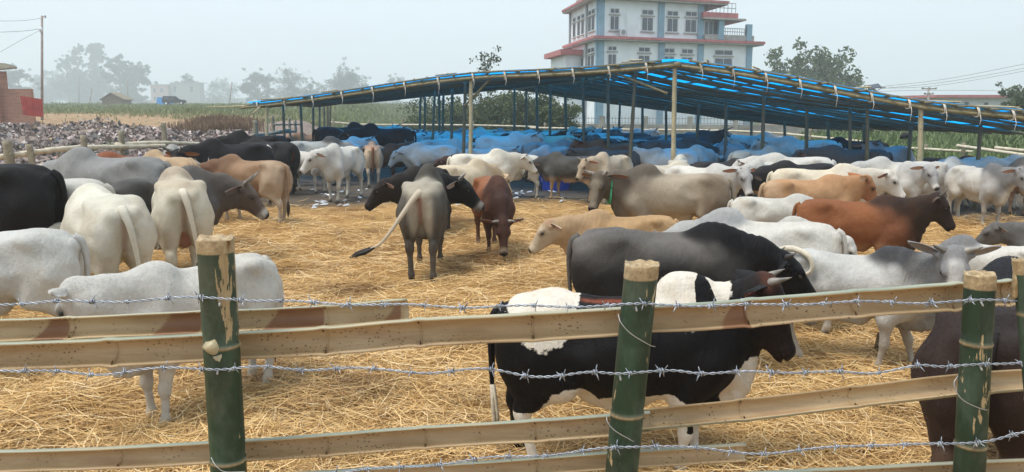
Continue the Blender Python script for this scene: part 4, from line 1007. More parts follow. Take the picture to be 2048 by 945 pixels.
# ------------------------------------------------------------------ trees
def tree(name, px, py_top, Y, width, label, matl, seed, n_leaf=5000, leaf=.35, trunk_r=.25, crown_from=.35, droop=0, sparse=1.0, blobs=9, zb=0., shape=1.0, cat='tree', fine=1.0):
    rs = np.random.RandomState(seed); H_ = Zof(py_top, Y); x0 = W(px, Y, H_*.5); base = np.array([x0, Y, zb]); Hh = H_-zb; rw = width/2
    mb = MB(); tips = []
    tp = spline([base-[0, 0, .3], base+[rs.normal(0, .02)*Hh, 0, Hh*.35], base+[rs.normal(0, .04)*Hh, rs.normal(0, .03)*Hh, Hh*.82]], 10)
    mb.tube(tp, trunk_r*np.linspace(1.15, .2, 10), 8)
    for k in range(blobs):
        t = rs.uniform(crown_from, .98); s_ = tp[int(np.clip(t/.82*.9*9, 1, 9))]
        a = rs.uniform(0, 6.28); env = math.sin(math.pi*np.clip((t-crown_from)/(1.12-crown_from)*.80+.16, 0, 1))**shape
        r_ = rw*env*rs.uniform(.25, .92); e = base+np.array([math.cos(a)*r_, math.sin(a)*r_*.8, Hh*t-.0])
        st = s_*.5+np.array([s_[0], s_[1], min(s_[2], e[2]-.3)])*.5
        mid_ = (st+e)/2+np.array([0, 0, .12*r_])
        mb.tube(spline([st, mid_, e], 6), trunk_r*np.linspace(.35, .06, 6), 5)
        tips.append((e, fine*rs.uniform(.24, .46)*rw*(.7+.3*env)))
        for q in range(3):
            d = rs.normal(size=3)*rw*.22; tips.append((e+d, fine*rs.uniform(.12, .28)*rw)); mb.tube([mid_, e+d], np.array([trunk_r*.12, trunk_r*.04]), 4)
    root = tag(obj(name, None, None, tuple(base)), label, cat)
    obj('trunk', mk_mesh('trunk', np.vstack(mb.V)-base, mb.F, M_BARK, True), root)
    wts = np.array([r**2 for _, r in tips]); wts /= wts.sum(); ci = rs.choice(len(tips), int(n_leaf*sparse), p=wts)
    C = np.array([tips[i][0] for i in ci]); rr = np.array([tips[i][1] for i in ci]); nl = len(ci)
    d = rs.normal(size=(nl, 3)); d /= np.linalg.norm(d, axis=1)[:, None]
    P = C+d*(rr*rs.uniform(.15, 1.05, nl)**.6)[:, None]*np.array([1, 1, .78])
    a = rs.normal(size=(nl, 3)); a[:, 2] -= droop; a /= np.linalg.norm(a, axis=1)[:, None]; b_ = np.cross(a, rs.normal(size=(nl, 3))); b_ /= np.linalg.norm(b_, axis=1)[:, None]
    s_ = (leaf*rs.uniform(.5, 1.2, nl))[:, None]
    V = np.stack([P-a*s_*.5, P+b_*s_*.26, P+a*s_*.5, P-b_*s_*.26], 1).reshape(-1, 3); F = np.arange(nl*4).reshape(-1, 4)
    obj('crown', mk_mesh('crown', V-base, F, matl, False), root)
    return root
M_BARK = flat('bark', (.13, .10, .075), .9, .3, 8, bump=.5)
M_LEAF1 = leafmat('foliage_dark', [(0, (.022, .042, .016)), (.5, (.045, .075, .028)), (1, (.085, .115, .045))])
M_LEAF2 = leafmat('foliage_grey_green', [(0, (.03, .048, .028)), (.5, (.055, .08, .042)), (1, (.095, .12, .07))])
M_LEAF3 = leafmat('foliage_bush', [(0, (.04, .065, .02)), (.5, (.085, .115, .04)), (1, (.15, .17, .075))])
M_LEAF4 = leafmat('foliage_mid_green', [(0, (.05, .08, .035)), (.5, (.085, .125, .055)), (1, (.14, .18, .085))])
GT = 'hazy trees beyond the field'
def far_tree(px, py, Y, wd, *a, **k): o = tree('field_tree', px, py, Y*4.5, wd*4.5, a[0], a[1], a[2], int(a[3]*2.1), a[4]*1.9, a[5]*3.2, *a[6:], **dict(k, blobs=int(k.get('blobs', 9)*3), zb=1.6, fine=.62)); o['group'] = GT; return o
far_tree(157, 92, 150, 3.6, 'tall slim round-topped tree left of the tallest tree beyond the field', M_LEAF2, 1, 4200, .75, .3, .25, blobs=11)
far_tree(197, 85, 152, 4.6, 'tallest misty tree with a leafy top beyond the field', M_LEAF2, 2, 6500, .75, .35, .2, blobs=15)
far_tree(134, 116, 148, 3.6, 'low leaning tree under the tall slim tree beyond the field', M_LEAF2, 3, 2600, .7, .3, .3, blobs=8)
far_tree(172, 148, 146, 11.0, 'broad low crown filling the foot of the tallest tree', M_LEAF2, 4, 6500, .8, .3, .1, blobs=14)
far_tree(240, 116, 128, 5.0, 'dense pointed tree just right of the tallest tree beyond the field', M_LEAF2, 5, 6000, .65, .3, .12, blobs=14)
far_tree(272, 132, 126, 5.0, 'rounded bushy tree behind the thatched hut', M_LEAF2, 6, 5200, .65, .3, .1, blobs=14)
far_tree(98, 152, 160, 8.0, 'low hazy tree beside the tall utility pole', M_LEAF2, 7, 3600, .8, .25, .15, blobs=9)
far_tree(38, 140, 110, 4.6, 'hazy tree standing just behind the brick hut', M_LEAF2, 8, 3200, .55, .2, .2, blobs=9)
far_tree(372, 152, 135, 5.0, 'small round hazy tree in front of the far pink house', M_LEAF2, 9, 3600, .6, .2, .15, blobs=9)
far_tree(345, 170, 132, 3.8, 'low shrubby tree left of the round tree by the far pink house', M_LEAF2, 10, 2200, .55, .2, .1, blobs=7)
far_tree(437, 165, 150, 7.5, 'faint thin tree above the reddish weed patch', M_LEAF2, 11, 2000, .6, .2, .2, blobs=8)
far_tree(516, 147, 118, 5.6, 'hazy tree right of the leaning pole over the shed corner', M_LEAF2, 12, 3600, .6, .25, .2, blobs=10)
far_tree(577, 140, 116, 5.8, 'airy hazy tree with open top above the shed left end', M_LEAF2, 13, 2400, .5, .25, .3, blobs=11)
far_tree(626, 163, 118, 3.6, 'small hazy tree between two larger trees over the shed roof', M_LEAF2, 14, 1900, .5, .2, .2, blobs=7)
far_tree(693, 146, 112, 6.8, 'broad domed hazy tree above the shed roof left of its ridge', M_LEAF2, 15, 5200, .55, .3, .25, blobs=14)
far_tree(795, 156, 140, 5.0, 'faintest small domed tree over the shed roof', M_LEAF2, 16, 2200, .6, .2, .25, blobs=8)
# far wood closing the horizon on the left
rs = np.random.RandomState(55); k = 16000; px = rs.uniform(-60, 860, k); y = rs.uniform(700, 790, k); x = (px-1024)/FPX*y
hh = (9+6*n2(px*.02, px*0, 1.3, 3)+3*n2(px*.09, px*0, 1.1, 6))*sstep(900, 700, px); z = 1.6+np.clip(hh, 2.5, 20)*rs.uniform(0, 1, k)**.8
P = np.stack([x, y, z], -1); a = rs.normal(size=(k, 3)); a /= np.linalg.norm(a, axis=1)[:, None]; b_ = np.cross(a, rs.normal(size=(k, 3))); b_ /= np.linalg.norm(b_, axis=1)[:, None]
tag(obj('far_wood', mk_mesh('far_wood', np.stack([P-a*.8, P+b_*.45, P+a*.8, P-b_*.45], 1).reshape(-1, 3), np.arange(k*4).reshape(-1, 4), M_LEAF2, False)), 'low misty wood closing the horizon behind the field', 'wood', kind='stuff')
tree('small_tree', 978, 112, 62, 2.9, 'thin sparse treetop sticking up behind the shed roof beside the building', M_LEAF2, 17, 420, .30, .07, .62, blobs=9)
tree('spreading_tree', 1606, 152, 115, 17.0, 'broad dark spreading tree right of the tall white building', M_LEAF4, 18, 12000, .80, .40, .30, blobs=60, shape=.35, fine=.6)
tree('leafy_tree', 2036, 180, 62, 4.2, 'bushy tree at the right edge before the low white house', M_LEAF4, 19, 5200, .30, .16, .15, blobs=24, fine=.7)
tree('small_tree', 2062, 195, 46, 2.2, 'low bushy tree cut off by the right edge below the leafy tree', M_LEAF1, 26, 2500, .26, .12, .1, blobs=9)
bg_ = 'bushes behind the shed'
for px, py, Y, wd, sd, lb in ((1000, 190, 48, 4.6, 20, 'large pale green bush behind the shed left of the building corner'), (1070, 182, 46, 4.2, 21, 'tallest bush against the left end of the white building'), (1120, 196, 44, 3.0, 22, 'bush touching the building wall seen between shed posts'), (945, 205, 50, 4.4, 23, 'low spreading bush behind the second front post of the shed'), (880, 214, 52, 5.0, 24, 'lowest dry bush behind the shed far left of the building')):
    o = tree('bush', px, py, Y, wd, lb, M_LEAF3, sd, 5200, .20, .06, .05, blobs=14, shape=.4, cat='bush'); o['group'] = bg_
# ------------------------------------------------------------------ tall white building
M_WALL = flat('painted_wall_white', (.80, .85, .88), .8, .10, .8, bump=.1); M_PILL = flat('painted_blue', (.24, .38, .48), .75, .12, 1.5); M_RED = flat('painted_red', (.44, .16, .16), .7, .2, 2)
M_CONC = flat('concrete', (.36, .35, .33), .9, .25, 2.5); M_FRAME = flat('window_frame_white', (.68, .70, .72), .5, .05); m, nt, b = mat('window_glass'); setp(nt, b, base=(.10, .125, .15), rough=.12); M_GLASS = m
M_GRILL = flat('grille', (.25, .27, .29), .6, .1, 3)
BO = np.array([W(1195, 66, 5), 66.0]); E1 = np.array([.924, .382]); E2 = np.array([-.153, .988])
def sk(a, b_, z): p = BO+a*E1+b_*E2; return (p[0], p[1], z)
def skbox(a0, a1, b0, b1, z0, z1):
    V = [sk(a, b_, z) for a in (a0, a1) for b_ in (b0, b1) for z in (z0, z1)]; return V, [(0, 1, 3, 2), (4, 6, 7, 5), (0, 4, 5, 1), (2, 3, 7, 6), (0, 2, 6, 4), (1, 5, 7, 3)]
bld = tag(obj('office_building', None, None, (BO[0], BO[1], 0)), 'tall white building with blue pillars and red floor bands behind the shed', 'building'); BOF = np.array([BO[0], BO[1], 0.])
def bc(name, VF, matl, parent=bld, label=None):
    o = obj(name, mk_mesh(name, np.array(VF[0])-BOF, VF[1], matl, False), parent)
    if label: o['label'] = label
    return o
def a_of(px, z, b_=0.):
    k_ = (px-1024)/FPX; cz = (CAMZ-z)*math.sin(PITCH); cp = math.cos(PITCH); x0 = BO[0]+b_*E2[0]; y0 = BO[1]+b_*E2[1]
    return (k_*(y0*cp+cz)-x0)/(E1[0]-k_*E1[1]*cp)
def b_of(px, z):
    k_ = (px-1024)/FPX; cz = (CAMZ-z)*math.sin(PITCH); cp = math.cos(PITCH)
    return (k_*(BO[1]*cp+cz)-BO[0])/(E2[0]-k_*E2[1]*cp)
A1, A2, B1_ = a_of(1400, 9), a_of(1497, 6), b_of(1140, 8)
Z1, Z2 = 7.15, 10.35
bc('wall', skbox(0, A2, 0, B1_, 0, Z1), M_WALL); bc('wall', skbox(0, A1, 0, B1_, Z1+.35, Z2), M_WALL); bc('wall', skbox(A1, A1+2.0, 1.6, B1_, Z1+.35, Z2-.6), M_WALL)
bc('floor_band', skbox(-.55, A2+1.2, -.70, B1_+.6, Z1, Z1+.12), M_CONC); bc('floor_band', skbox(-.62, A2+1.3, -.78, B1_+.7, Z1+.121, Z1+.33), M_RED)
bc('floor_band', skbox(-.65, A1+2.4, -.80, B1_+.6, Z2, Z2+.14), M_CONC); bc('floor_band', skbox(-.72, A1+2.5, -.88, B1_+.7, Z2+.141, Z2+.33), M_RED)
bc('floor_band', skbox(-.4, A2+.5, -.5, B1_, 3.9, 4.15), M_RED)
bc('roof_block', skbox(.3, A1-.3, .6, B1_-1, Z2+.361, Z2+1.0), M_CONC); bc('roof_block', skbox(A1-1.5, A1+1.2, 3, B1_-1, Z2+.362, Z2+3.0), M_WALL)
# right-hand upper wing: verandah under its own red slab
zr = Zof(42, 72); bc('floor_band', skbox(A1+.02, A1+3.6, -.6, 6, zr, zr+.45), M_RED); bc('floor_band', skbox(A1+.04, A1+4.3, -.9, 6, zr-.16, zr-.001), M_CONC)
bc('parapet', skbox(A1+.3, A2+.2, -.55, -.40, Z1+.371, Z1+.80), M_CONC)
for i, px in enumerate((1441, 1497)): a = a_of(px, 8.2, -.4); bc('pillar', skbox(a-.28, a+.28, -.62, -.2, Z1+.372, zr-.17 if i == 0 else Z1+1.75), M_PILL)
for px, z0, z1 in ((1201, 0, Z1-.005), (1322, 0, Z1-.005), (1400, 0, Z1-.005), (1497, 0, Z1-.005), (1202, Z1+.372, Z2-.005), (1322, Z1+.372, Z2-.005), (1401, Z1+.372, Z2-.005)):
    a = a_of(px, (z0+z1)/2 if z0 else 5.5); bc('pillar', skbox(a-.28, a+.28, -.16, .12, z0, z1), M_PILL)
for b_, zz in ((.15, 0), (3.6, 0), (B1_-.2, 0)):
    for z0, z1 in ((0, Z1-.006), (Z1+.373, Z2-.006)): bc('pillar', skbox(-.14, .1, b_-.2, b_+.2, z0, z1), M_PILL if b_ < 1 else M_GRILL)
def window(a0, a1, z0, z1, face=0, panes=2, parent=bld):
    """frame, glass and bars set in the wall"""
    def bx(c0, c1, d0, d1, e0, e1): return skbox(c0, c1, d0, d1, e0, e1) if face == 0 else skbox(d0, d1, c0, c1, e0, e1)
    w_ = bc('window', bx(a0-.07, a1+.07, -.05, .05, z0-.07, z1+.07), M_FRAME, parent)
    bc('sill', bx(a0-.15, a1+.15, -.16, -.051, z0-.15, z0-.071), M_CONC, w_)
    st = (a1-a0)/panes
    for k in range(panes):
        bc('pane', bx(a0+k*st+.035, a0+(k+1)*st-.035, -.075, -.053, z0+.03, z1-.03), M_GLASS, w_)
        for q in (.33, .66): bc('bar', bx(a0+(k+q)*st-.012, a0+(k+q)*st+.012, -.10, -.080, z0, z1), M_GRILL, w_)
def fwin(px0, px1, py0, py1, panes=2):
    a0, a1 = a_of(px0, 6), a_of(px1, 6); Yw = BO[1]+E1[1]*(a0+a1)/2; window(a0, a1, Zof(py1, Yw), Zof(py0, Yw), 0, panes)
for a, c, v0, v1, w0, w1 in ((1219, 1236, 18, 27, 33, 60), (1282, 1304, 20.5, 30, 36, 62), (1332, 1353, 23, 32, 38, 64), (1368, 1390, 24, 33, 40, 65)):
    fwin(a, c, v0, v1); fwin(a, c, w0, w1)
for a, c, v0, v1, w0, w1 in ((1216, 1232, 93.5, 101, 109, 132), (1277, 1299, 95.5, 104, 111.5, 135), (1327, 1348, 97.5, 106, 113, 137), (1363, 1385, 99, 107.5, 115, 139), (1429, 1464, 101, 110.5, 117, 141)):
    fwin(a, c, v0, v1); fwin(a, c, w0, w1)
fwin(1406, 1440, 44, 71, 4)
for px in (1149, 1158, 1166, 1180, 1187):
    bb = b_of(px, 8); Yb = BO[1]+E2[1]*bb
    for z0, z1 in ((8.1, 9.2), (9.4, 9.75), (5.0, 6.1), (6.35, 6.7)): window(bb-.45, bb+.45, z0, z1, 1, 2)
bc('gutter_pipe', tube([sk(a_of(1252, 8), -.10, Zof(27, 67.5)), sk(a_of(1252, 8), -.10, Zof(50, 67.5)), sk(a_of(1252, 8)+.1, -.10, Z1+.38)], np.full(3, .05), 6), M_WALL)
ac = bc('air_conditioner', skbox(a_of(1237, 7.6), a_of(1247, 7.6), -.50, -.17, Z1+.40, Z1+.95), M_FRAME); a = a_of(1243, 7.6)
bc('fan_grille', ([sk(a+.2*math.cos(t), -.512, Z1+.68+.2*math.sin(t)) for t in np.linspace(0, 2*math.pi, 13)[:-1]], [tuple(range(12))]), M_GRILL, ac)
def railing(a0, a1, b_, z0, h, nb, parent=bld):
    mb = MB()
    for q in (h, h*.5): V, F = skbox(a0, a1, b_-.025, b_+.025, z0+q-.025, z0+q+.025); mb.add(V, F)
    for k in range(nb+1): a = a0+(a1-a0)*k/nb; V, F = skbox(a-.02, a+.02, b_-.02, b_+.02, z0, z0+h-.026); mb.add(V, F)
    bc('railing', (np.vstack(mb.V), mb.F), M_GRILL, parent)
railing(a_of(1446, 8, -.5), a_of(1493, 8, -.5), -.48, Z1+.80, .55, 10); railing(A1+.6, A1+3.4, -.4, zr+.46, .8, 7); railing(.2, A1, -.9, Z2+.37, .8, 14)
bc('wing', skbox(-1.6, -.01, 5.2, B1_+1.5, 0, 6.3), M_WALL); bc('floor_band', skbox(-2.2, -.02, 4.7, B1_+2, 6.31, 6.75), M_RED); bc('floor_band', skbox(-1.9, -.03, 5.0, B1_+2, 3.2, 3.45), M_RED)
for z0 in (4.3,): window(6.2, 7.2, z0, z0+1.3, 1)
# ------------------------------------------------------------------ railed boundary wall
bw = tag(obj('boundary_wall', None, None, (12, 50, 0)), 'long grey boundary wall topped with iron railings before the white building', 'wall'); WO = np.array([12, 50, 0.])
w0, w1 = np.array([W(1120, 52, 1), 52.0]), np.array([W(2300, 44, 1), 44.0]); wd_ = (w1-w0)/np.linalg.norm(w1-w0); wn = np.array([-wd_[1], wd_[0]]); wl = np.linalg.norm(w1-w0)
def wbox(s0, s1, d0, d1, z0, z1):
    V = [(*(w0+wd_*s+wn*d), z) for s in (s0, s1) for d in (d0, d1) for z in (z0, z1)]; return V, skbox(0, 1, 0, 1, 0, 1)[1]
M_OLD = flat('old_plaster', (.27, .26, .23), .95, .4, 1.2, bump=.3)
nb_ = 12
for k in range(nb_):
    s0, s1 = wl*k/nb_, wl*(k+1)/nb_
    obj('wall_panel', mk_mesh('p', np.array(wbox(s0+.16, s1-.16, -.09, .09, -.2, .86)[0])-WO, wbox(0, 1, 0, 1, 0, 1)[1], M_OLD, False), bw)
    obj('pier', mk_mesh('p', np.array(wbox(s0-.155, s0+.155, -.14, .14, -.2, 1.36)[0])-WO, wbox(0, 1, 0, 1, 0, 1)[1], M_OLD, False), bw)
    mb = MB(); mb.add(*wbox(s0+.16, s1-.16, -.015, .015, 1.20, 1.23)); mb.add(*wbox(s0+.16, s1-.16, -.015, .015, .92, .95))
    for q in np.arange(s0+.25, s1-.2, .2): mb.add(*wbox(q-.012, q+.012, -.016, .016, .862, 1.33))
    obj('railing', mk_mesh('p', np.vstack(mb.V)-WO, mb.F, M_GRILL, False), bw)
# ------------------------------------------------------------------ low houses, hut, brick hut
def house(name, x0, x1, Y, z0, z1, depth, wallm, roofm, label, wins, over=.5, roof_t=.3):
    root = tag(obj(name, None, None, (x0, Y, 0)), label, 'building'); o0 = np.array([x0, Y, 0.])
    def c(nm, lo, hi, mm, par=root): mb = MB(); mb.box(lo, hi); return obj(nm, mk_mesh(nm, np.vstack(mb.V)-o0, mb.F, mm, False), par)
    c('wall', (x0, Y, -.3), (x1, Y+depth, z1), wallm); c('roof', (x0-over, Y-over, z1+.002), (x1+over, Y+depth+over, z1+roof_t), roofm)
    for a, b_, e, f_ in wins:
        w_ = c('window', (a, Y-.05, e), (b_, Y+.05, f_), M_FRAME); c('pane', (a+.08, Y-.07, e+.08), (b_-.08, Y-.052, f_-.08), M_GLASS, w_)
    return root
Yh = 75; X = lambda px, z=3: W(px, Yh, z)
house('low_house', X(1885), X(2100), Yh, 0, Zof(196, Yh), 8, M_WALL, M_RED, 'low white house with a red roof edge at far right', [(X(1929), X(1940), Zof(211, Yh), Zof(203, Yh)), (X(1968), X(1979), Zof(212, Yh), Zof(204, Yh)), (X(2002), X(2012), Zof(212, Yh), Zof(204, Yh))], 1.0, .25)
Yh = 540; M_FARP = flat('far_pink_wall', (.50, .34, .30), .9, .1)
house('far_house', X(303), X(337), Yh, 0, Zof(170, Yh), 8, M_FARP, M_CONC, 'far pinkish flat-roofed house between hazy trees', [(X(308), X(314), 10.5, 13.5), (X(322), X(329), 10.5, 13.5), (X(308), X(314), 5, 8.)], .4)
house('far_house', X(339), X(398), Yh+3, 0, Zof(166, Yh+3), 8, M_CONC, M_CONC, 'far grey flat-roofed house right of the pinkish one', [(X(345), X(351), 11., 15.), (X(378), X(385), 11., 15.)], .4)
Yh = 60; house('low_house', X(1555), X(1640), 60, 0, 1.35, 4, M_FARP, M_FARP, 'low pinkish wall block behind the railed wall', [], .1, .1)
# brick hut with visible courses
def brick_mat():
    m, nt, b = mat('brick'); n = N(nt); co = n.geo()
    br = n.new('TexBrick'); br.inputs['Scale'].default_value = 1; br.inputs['Brick Width'].default_value = .24; br.inputs['Row Height'].default_value = .08; br.inputs['Mortar Size'].default_value = .009
    br.inputs['Color1'].default_value = (.30, .12, .075, 1); br.inputs['Color2'].default_value = (.40, .18, .11, 1); br.inputs['Mortar'].default_value = (.36, .31, .26, 1)
    mp = n.new('Mapping'); mp.inputs['Rotation'].default_value = (math.pi/2, 0, 0); n.link(co, mp.inputs[0]); n.link(mp.outputs[0], br.inputs[0])
    setp(nt, b, base=n.mix(n.ramp(n.noise(2, co, 5), [(.3, 0.), (.8, .4)]), br.outputs[0], (.16, .09, .07)), rough=.9); return m
M_BRICK = brick_mat(); Yb = 46
bh = tag(obj('brick_hut', None, None, (W(-20, Yb, 2), Yb, 0)), 'red brick hut with a low side wall at the left edge', 'building'); HO = np.array([W(-20, Yb, 2), Yb, 0.])
def hb(nm, lo, hi, mm): mb = MB(); mb.box(lo, hi); return obj(nm, mk_mesh(nm, np.vstack(mb.V)-HO, mb.F, mm, False), bh)
hb('wall', (W(-90, Yb, 2), Yb, 0), (W(-2, Yb, 2), Yb+1, Zof(142, Yb)), M_BRICK); hb('side_wall', (W(-2, Yb, 2)+.002, Yb+.3, 0), (W(58, Yb, 2), Yb+.55, Zof(178, Yb)), M_BRICK)
mb = MB(); xr0, xr1 = W(-95, Yb, 4), W(2, Yb, 4)
for k in range(26):
    a = xr0+(xr1-xr0)*k/26; zz = Zof(133, Yb)-.25*max(0, (k-16)/10)**2; mb.tube([(a, Yb-.4, zz), (a+.05, Yb+1.5, zz+.2)], .075, 6)
obj('roof_sheet', mk_mesh('roof_sheet', np.vstack(mb.V)-HO, mb.F, M_BAMG, True), bh)
# red sheet fence
Yr = 42; rsn = np.random.RandomState(9); P = np.array([pt(a, b_, Yr) for a, b_ in ((40, 192), (85, 199))]); P2 = np.array([pt(a, b_, Yr) for a, b_ in ((45, 219), (86, 223))]); n_ = 40; V = []
for layer in (0, .02):
    for k in range(n_):
        t = k/(n_-1); q = .03*math.sin(k*1.57)
        V += [P[0]*(1-t)+P[1]*t+[0, q+layer, 0], P2[0]*(1-t)+P2[1]*t+[0, q+layer, -.3]]
F = [(2*k, 2*k+1, 2*k+3, 2*k+2) for k in range(n_-1)]+[(2*n_+2*k+2, 2*n_+2*k+3, 2*n_+2*k+1, 2*n_+2*k) for k in range(n_-1)]
tag(obj('metal_sheet_screen', mk_mesh('sheet', V, F, flat('red_sheet', (.42, .06, .045), .55, .25, 2), True)), 'faded red corrugated sheet screen beside the brick hut', 'screen')
# thatched hut
Yt = 150; zt = Zof(187, Yt); ze = Zof(200, Yt); xa, xb, xm = W(203, Yt, 2), W(250, Yt, 2), W(224, Yt, 2)
hut = tag(obj('thatched_hut', None, None, (xm, Yt, 0)), 'small thatched gable hut standing in the green field', 'hut'); TO = np.array([xm, Yt, 0.])
M_THATCH = flat('thatch', (.21, .17, .11), .95, .3, 14, bump=.6, bscale=30); M_MUD = flat('mud_wall', (.20, .16, .11), .95, .2, 4)
mb = MB(); mb.add([(xa+.15, Yt, 0), (xb-.15, Yt, 0), (xb-.15, Yt, ze), (xm, Yt, zt-.1), (xa+.15, Yt, ze), (xa+.15, Yt+5, 0), (xb-.15, Yt+3, 0), (xb-.15, Yt+3, ze), (xm, Yt+3, zt-.1), (xa+.15, Yt+3, ze)], [(0, 1, 2, 3, 4), (9, 8, 7, 6, 5), (1, 6, 7, 2), (5, 0, 4, 9)])
obj('wall', mk_mesh('w', np.vstack(mb.V)-TO, mb.F, M_MUD, False), hut)
for s_, xe in ((-1, xa-.15), (1, xb+.15)):
    V = [(xm, Yt-.3, zt), (xe, Yt-.3, ze-.1), (xe, Yt+3.3, ze-.1), (xm, Yt+3.3, zt)]; V += [(a, b_, c_+.16) for a, b_, c_ in V]
    F = [(0, 1, 2, 3), (7, 6, 5, 4), (0, 4, 5, 1), (1, 5, 6, 2), (2, 6, 7, 3), (3, 7, 4, 0)]; obj('roof', mk_mesh('r', np.array(V)-TO, F, M_THATCH, False), hut)
# ------------------------------------------------------------------ parked car
def vehicle(px, Y, label):
    x = W(px, Y, .8); root = tag(obj('parked_car', None, None, (x, Y, float(gz(x, Y))), (0, 0, R(14))), label, 'car')
    prof = [(-2.0, .42), (2.0, .42), (2.05, .80), (1.95, .98), (.95, 1.05), (.45, 1.62), (-1.75, 1.66), (-1.98, 1.05)]
    V = [(a, s_*(.80 if z < 1.1 else .68), z) for s_ in (-1, 1) for a, z in prof]; n_ = len(prof)
    F = [tuple(range(n_)), tuple(range(2*n_-1, n_-1, -1))]+[(k, k+n_, (k+1) % n_+n_, (k+1) % n_) for k in range(n_)]
    dk = flat('car_paint_dark', (.02, .022, .03), .3, .1); bd = obj('body', mk_mesh('body', V, F, dk, False), root)
    gl = flat('car_glass', (.09, .11, .14), .1, .05)
    for a0, a1 in ((-1.65, -.75), (-.68, .28)): mb = MB(); mb.add([(a0, -.78, 1.1), (a1, -.78, 1.1), (a1-(.1 if a1 < 0 else -.0), -.69, 1.55), (a0+.05, -.69, 1.55)], [(0, 1, 2, 3)]); obj('side_window', mb.mesh('g', gl), root)
    mb = MB(); mb.add([(.97, -.66, 1.1), (.97, .66, 1.1), (.52, .6, 1.56), (.52, -.6, 1.56)], [(0, 1, 2, 3)]); obj('windscreen', mb.mesh('g', gl), root)
    ty = flat('tyre', (.012, .012, .012), .9, .1)
    for a in (-1.3, 1.3):
        for s_ in (-1, 1):
            mb = MB(); mb.tube([(a, s_*.62, .34), (a, s_*.84, .34)], .34, 16); wh = obj('wheel', mb.mesh('w', ty, True), root)
            mb = MB(); mb.tube([(a, s_*.80, .34), (a, s_*.855, .34)], .19, 12); obj('rim', mb.mesh('r', M_FRAME, True), wh)
    for s_ in (-1, 1): mb = MB(); mb.box((2.0, s_*.6-.15, .72), (2.07, s_*.6+.15, .88)); obj('headlight', mb.mesh('h', M_FRAME), root)
vehicle(350, 150, 'dark off-road car parked in the hazy field left of the shed')
x, Y = W(327, 152, 1), 152; zc = float(gz(x, Y))
mb = MB(); mb.add([(x-1.3, Y, .2), (x+1.3, Y, .2), (x+1.2, Y+.3, 1.5), (x-1.1, Y+.25, 1.6), (x-1.3, Y+1.8, .2), (x+1.3, Y+1.8, .2), (x+1.1, Y+1.5, 1.4), (x-1.1, Y+1.5, 1.5)], [(0, 1, 2, 3), (5, 4, 7, 6), (3, 2, 6, 7), (4, 0, 3, 7), (1, 5, 6, 2)])
tag(obj('covered_load', mb.mesh('c', flat('bright_blue_sheet', (.03, .25, .6), .5, .15, 2)), None, (0, 0, zc)), 'bundle under a bright blue sheet beside the dark car', 'bundle')
# ------------------------------------------------------------------ poles, lamp, wires
M_POLE = flat('pole_concrete', (.32, .27, .25), .85, .2, 3)
def upole(px, py, Y, r, label, lean=0, py0=None):
    zt = Zof(py, Y); x1 = W(px, Y, zt); x0 = W(px+lean, Y, 0)
    return tag(obj('utility_pole', mk_mesh('utility_pole', *tube([(x0, Y, -.2), ((x0+x1)/2, Y, zt/2), (x1, Y, zt)], np.array([r, r*.9, r*.75]), 9), M_POLE, True)), label, 'pole', 'utility poles')
up = upole(84, 32, 50, .085, 'tall slim utility pole with a white insulator left of the hazy trees')
mb = MB(); q = pt(82, 60, 49.9); mb.tube([q+[0, 0, -.16], q+[0, 0, 0], q+[0, 0, .16]], np.array([.06, .12, .07]), 8); obj('insulator', mb.mesh('insulator', M_FRAME, True), up)
mb = MB(); q = pt(84, 34, 50); mb.tube([q, q+[.22, 0, .0]], .03, 6); mb.tube([q+[.2, 0, -.06], q+[.2, 0, .08]], .05, 6); obj('bracket', mb.mesh('bracket', M_POLE, True), up)
upole(158, 156, 240, .12, 'thin hazy pole in front of the tallest tree'); upole(254, 163, 160, .10, 'thin pole rising behind the thatched hut roof', 5); upole(464, 164, 160, .11, 'leaning thin pole just left of the shed corner', -8); upole(184, 178, 150, .10, 'short crooked stump pole left of the thatched hut', -9)
M_CABLE = flat('cable', (.16, .16, .17), .6, .1)
def cable(pix, r, label):
    P = spline([pt(a, b_, Y) for a, b_, Y in pix], 20); tag(obj('power_cable', mk_mesh('power_cable', *tube(P, np.full(20, r), 4), M_CABLE, True)), label, 'cable', 'overhead cables')
cable(((84, 37, 50), (40, 42, 49), (-40, 42, 47)), .010, 'upper cable running left from the top of the tall pole'); cable(((82, 58, 50), (40, 63, 49), (-40, 66, 47)), .012, 'lower cable running left from the insulator'); cable(((82, 60, 49.9), (40, 82, 48), (-40, 128, 45)), .010, 'slanting stay cable falling left from the insulator')
cable(((1760, 174, 70), (1900, 157, 66), (2130, 112, 60)), .014, 'upper of the three cables rising to the right edge'); cable(((1760, 178, 70), (1900, 163, 66), (2130, 122, 60)), .014, 'middle of the three cables rising to the right edge'); cable(((1700, 177, 72), (1870, 172, 70), (2130, 128, 62)), .014, 'lowest of the three cables rising to the right edge'); cable(((1700, 186, 72), (1858, 181, 71), (2130, 184, 70)), .014, 'level cable passing over the low white house')
sp_ = tag(obj('solar_lamp', None, None, (W(1748, 62, 2), 62, 0)), 'solar street lamp with tilted panel above the shed roof on the right', 'street lamp'); LO = np.array([W(1748, 62, 2), 62, 0.])
def lc(nm, V, F, mm): return obj(nm, mk_mesh(nm, np.array(V)-LO, F, mm, False), sp_)
zt = Zof(176, 62); xx_ = W(1748, 62, zt); lc('mast', *tube([(xx_, 62, 0), (xx_, 62, zt)], np.array([.06, .05]), 8), M_POLE)
mb = MB(); mb.box((-.45, -.3, -.02), (.45, .3, .02), roty(-.18)@rotx(.5), (xx_, 62, zt+.10)); lc('solar_panel', np.vstack(mb.V), mb.F, flat('solar_panel_face', (.05, .06, .09), .25, .1))
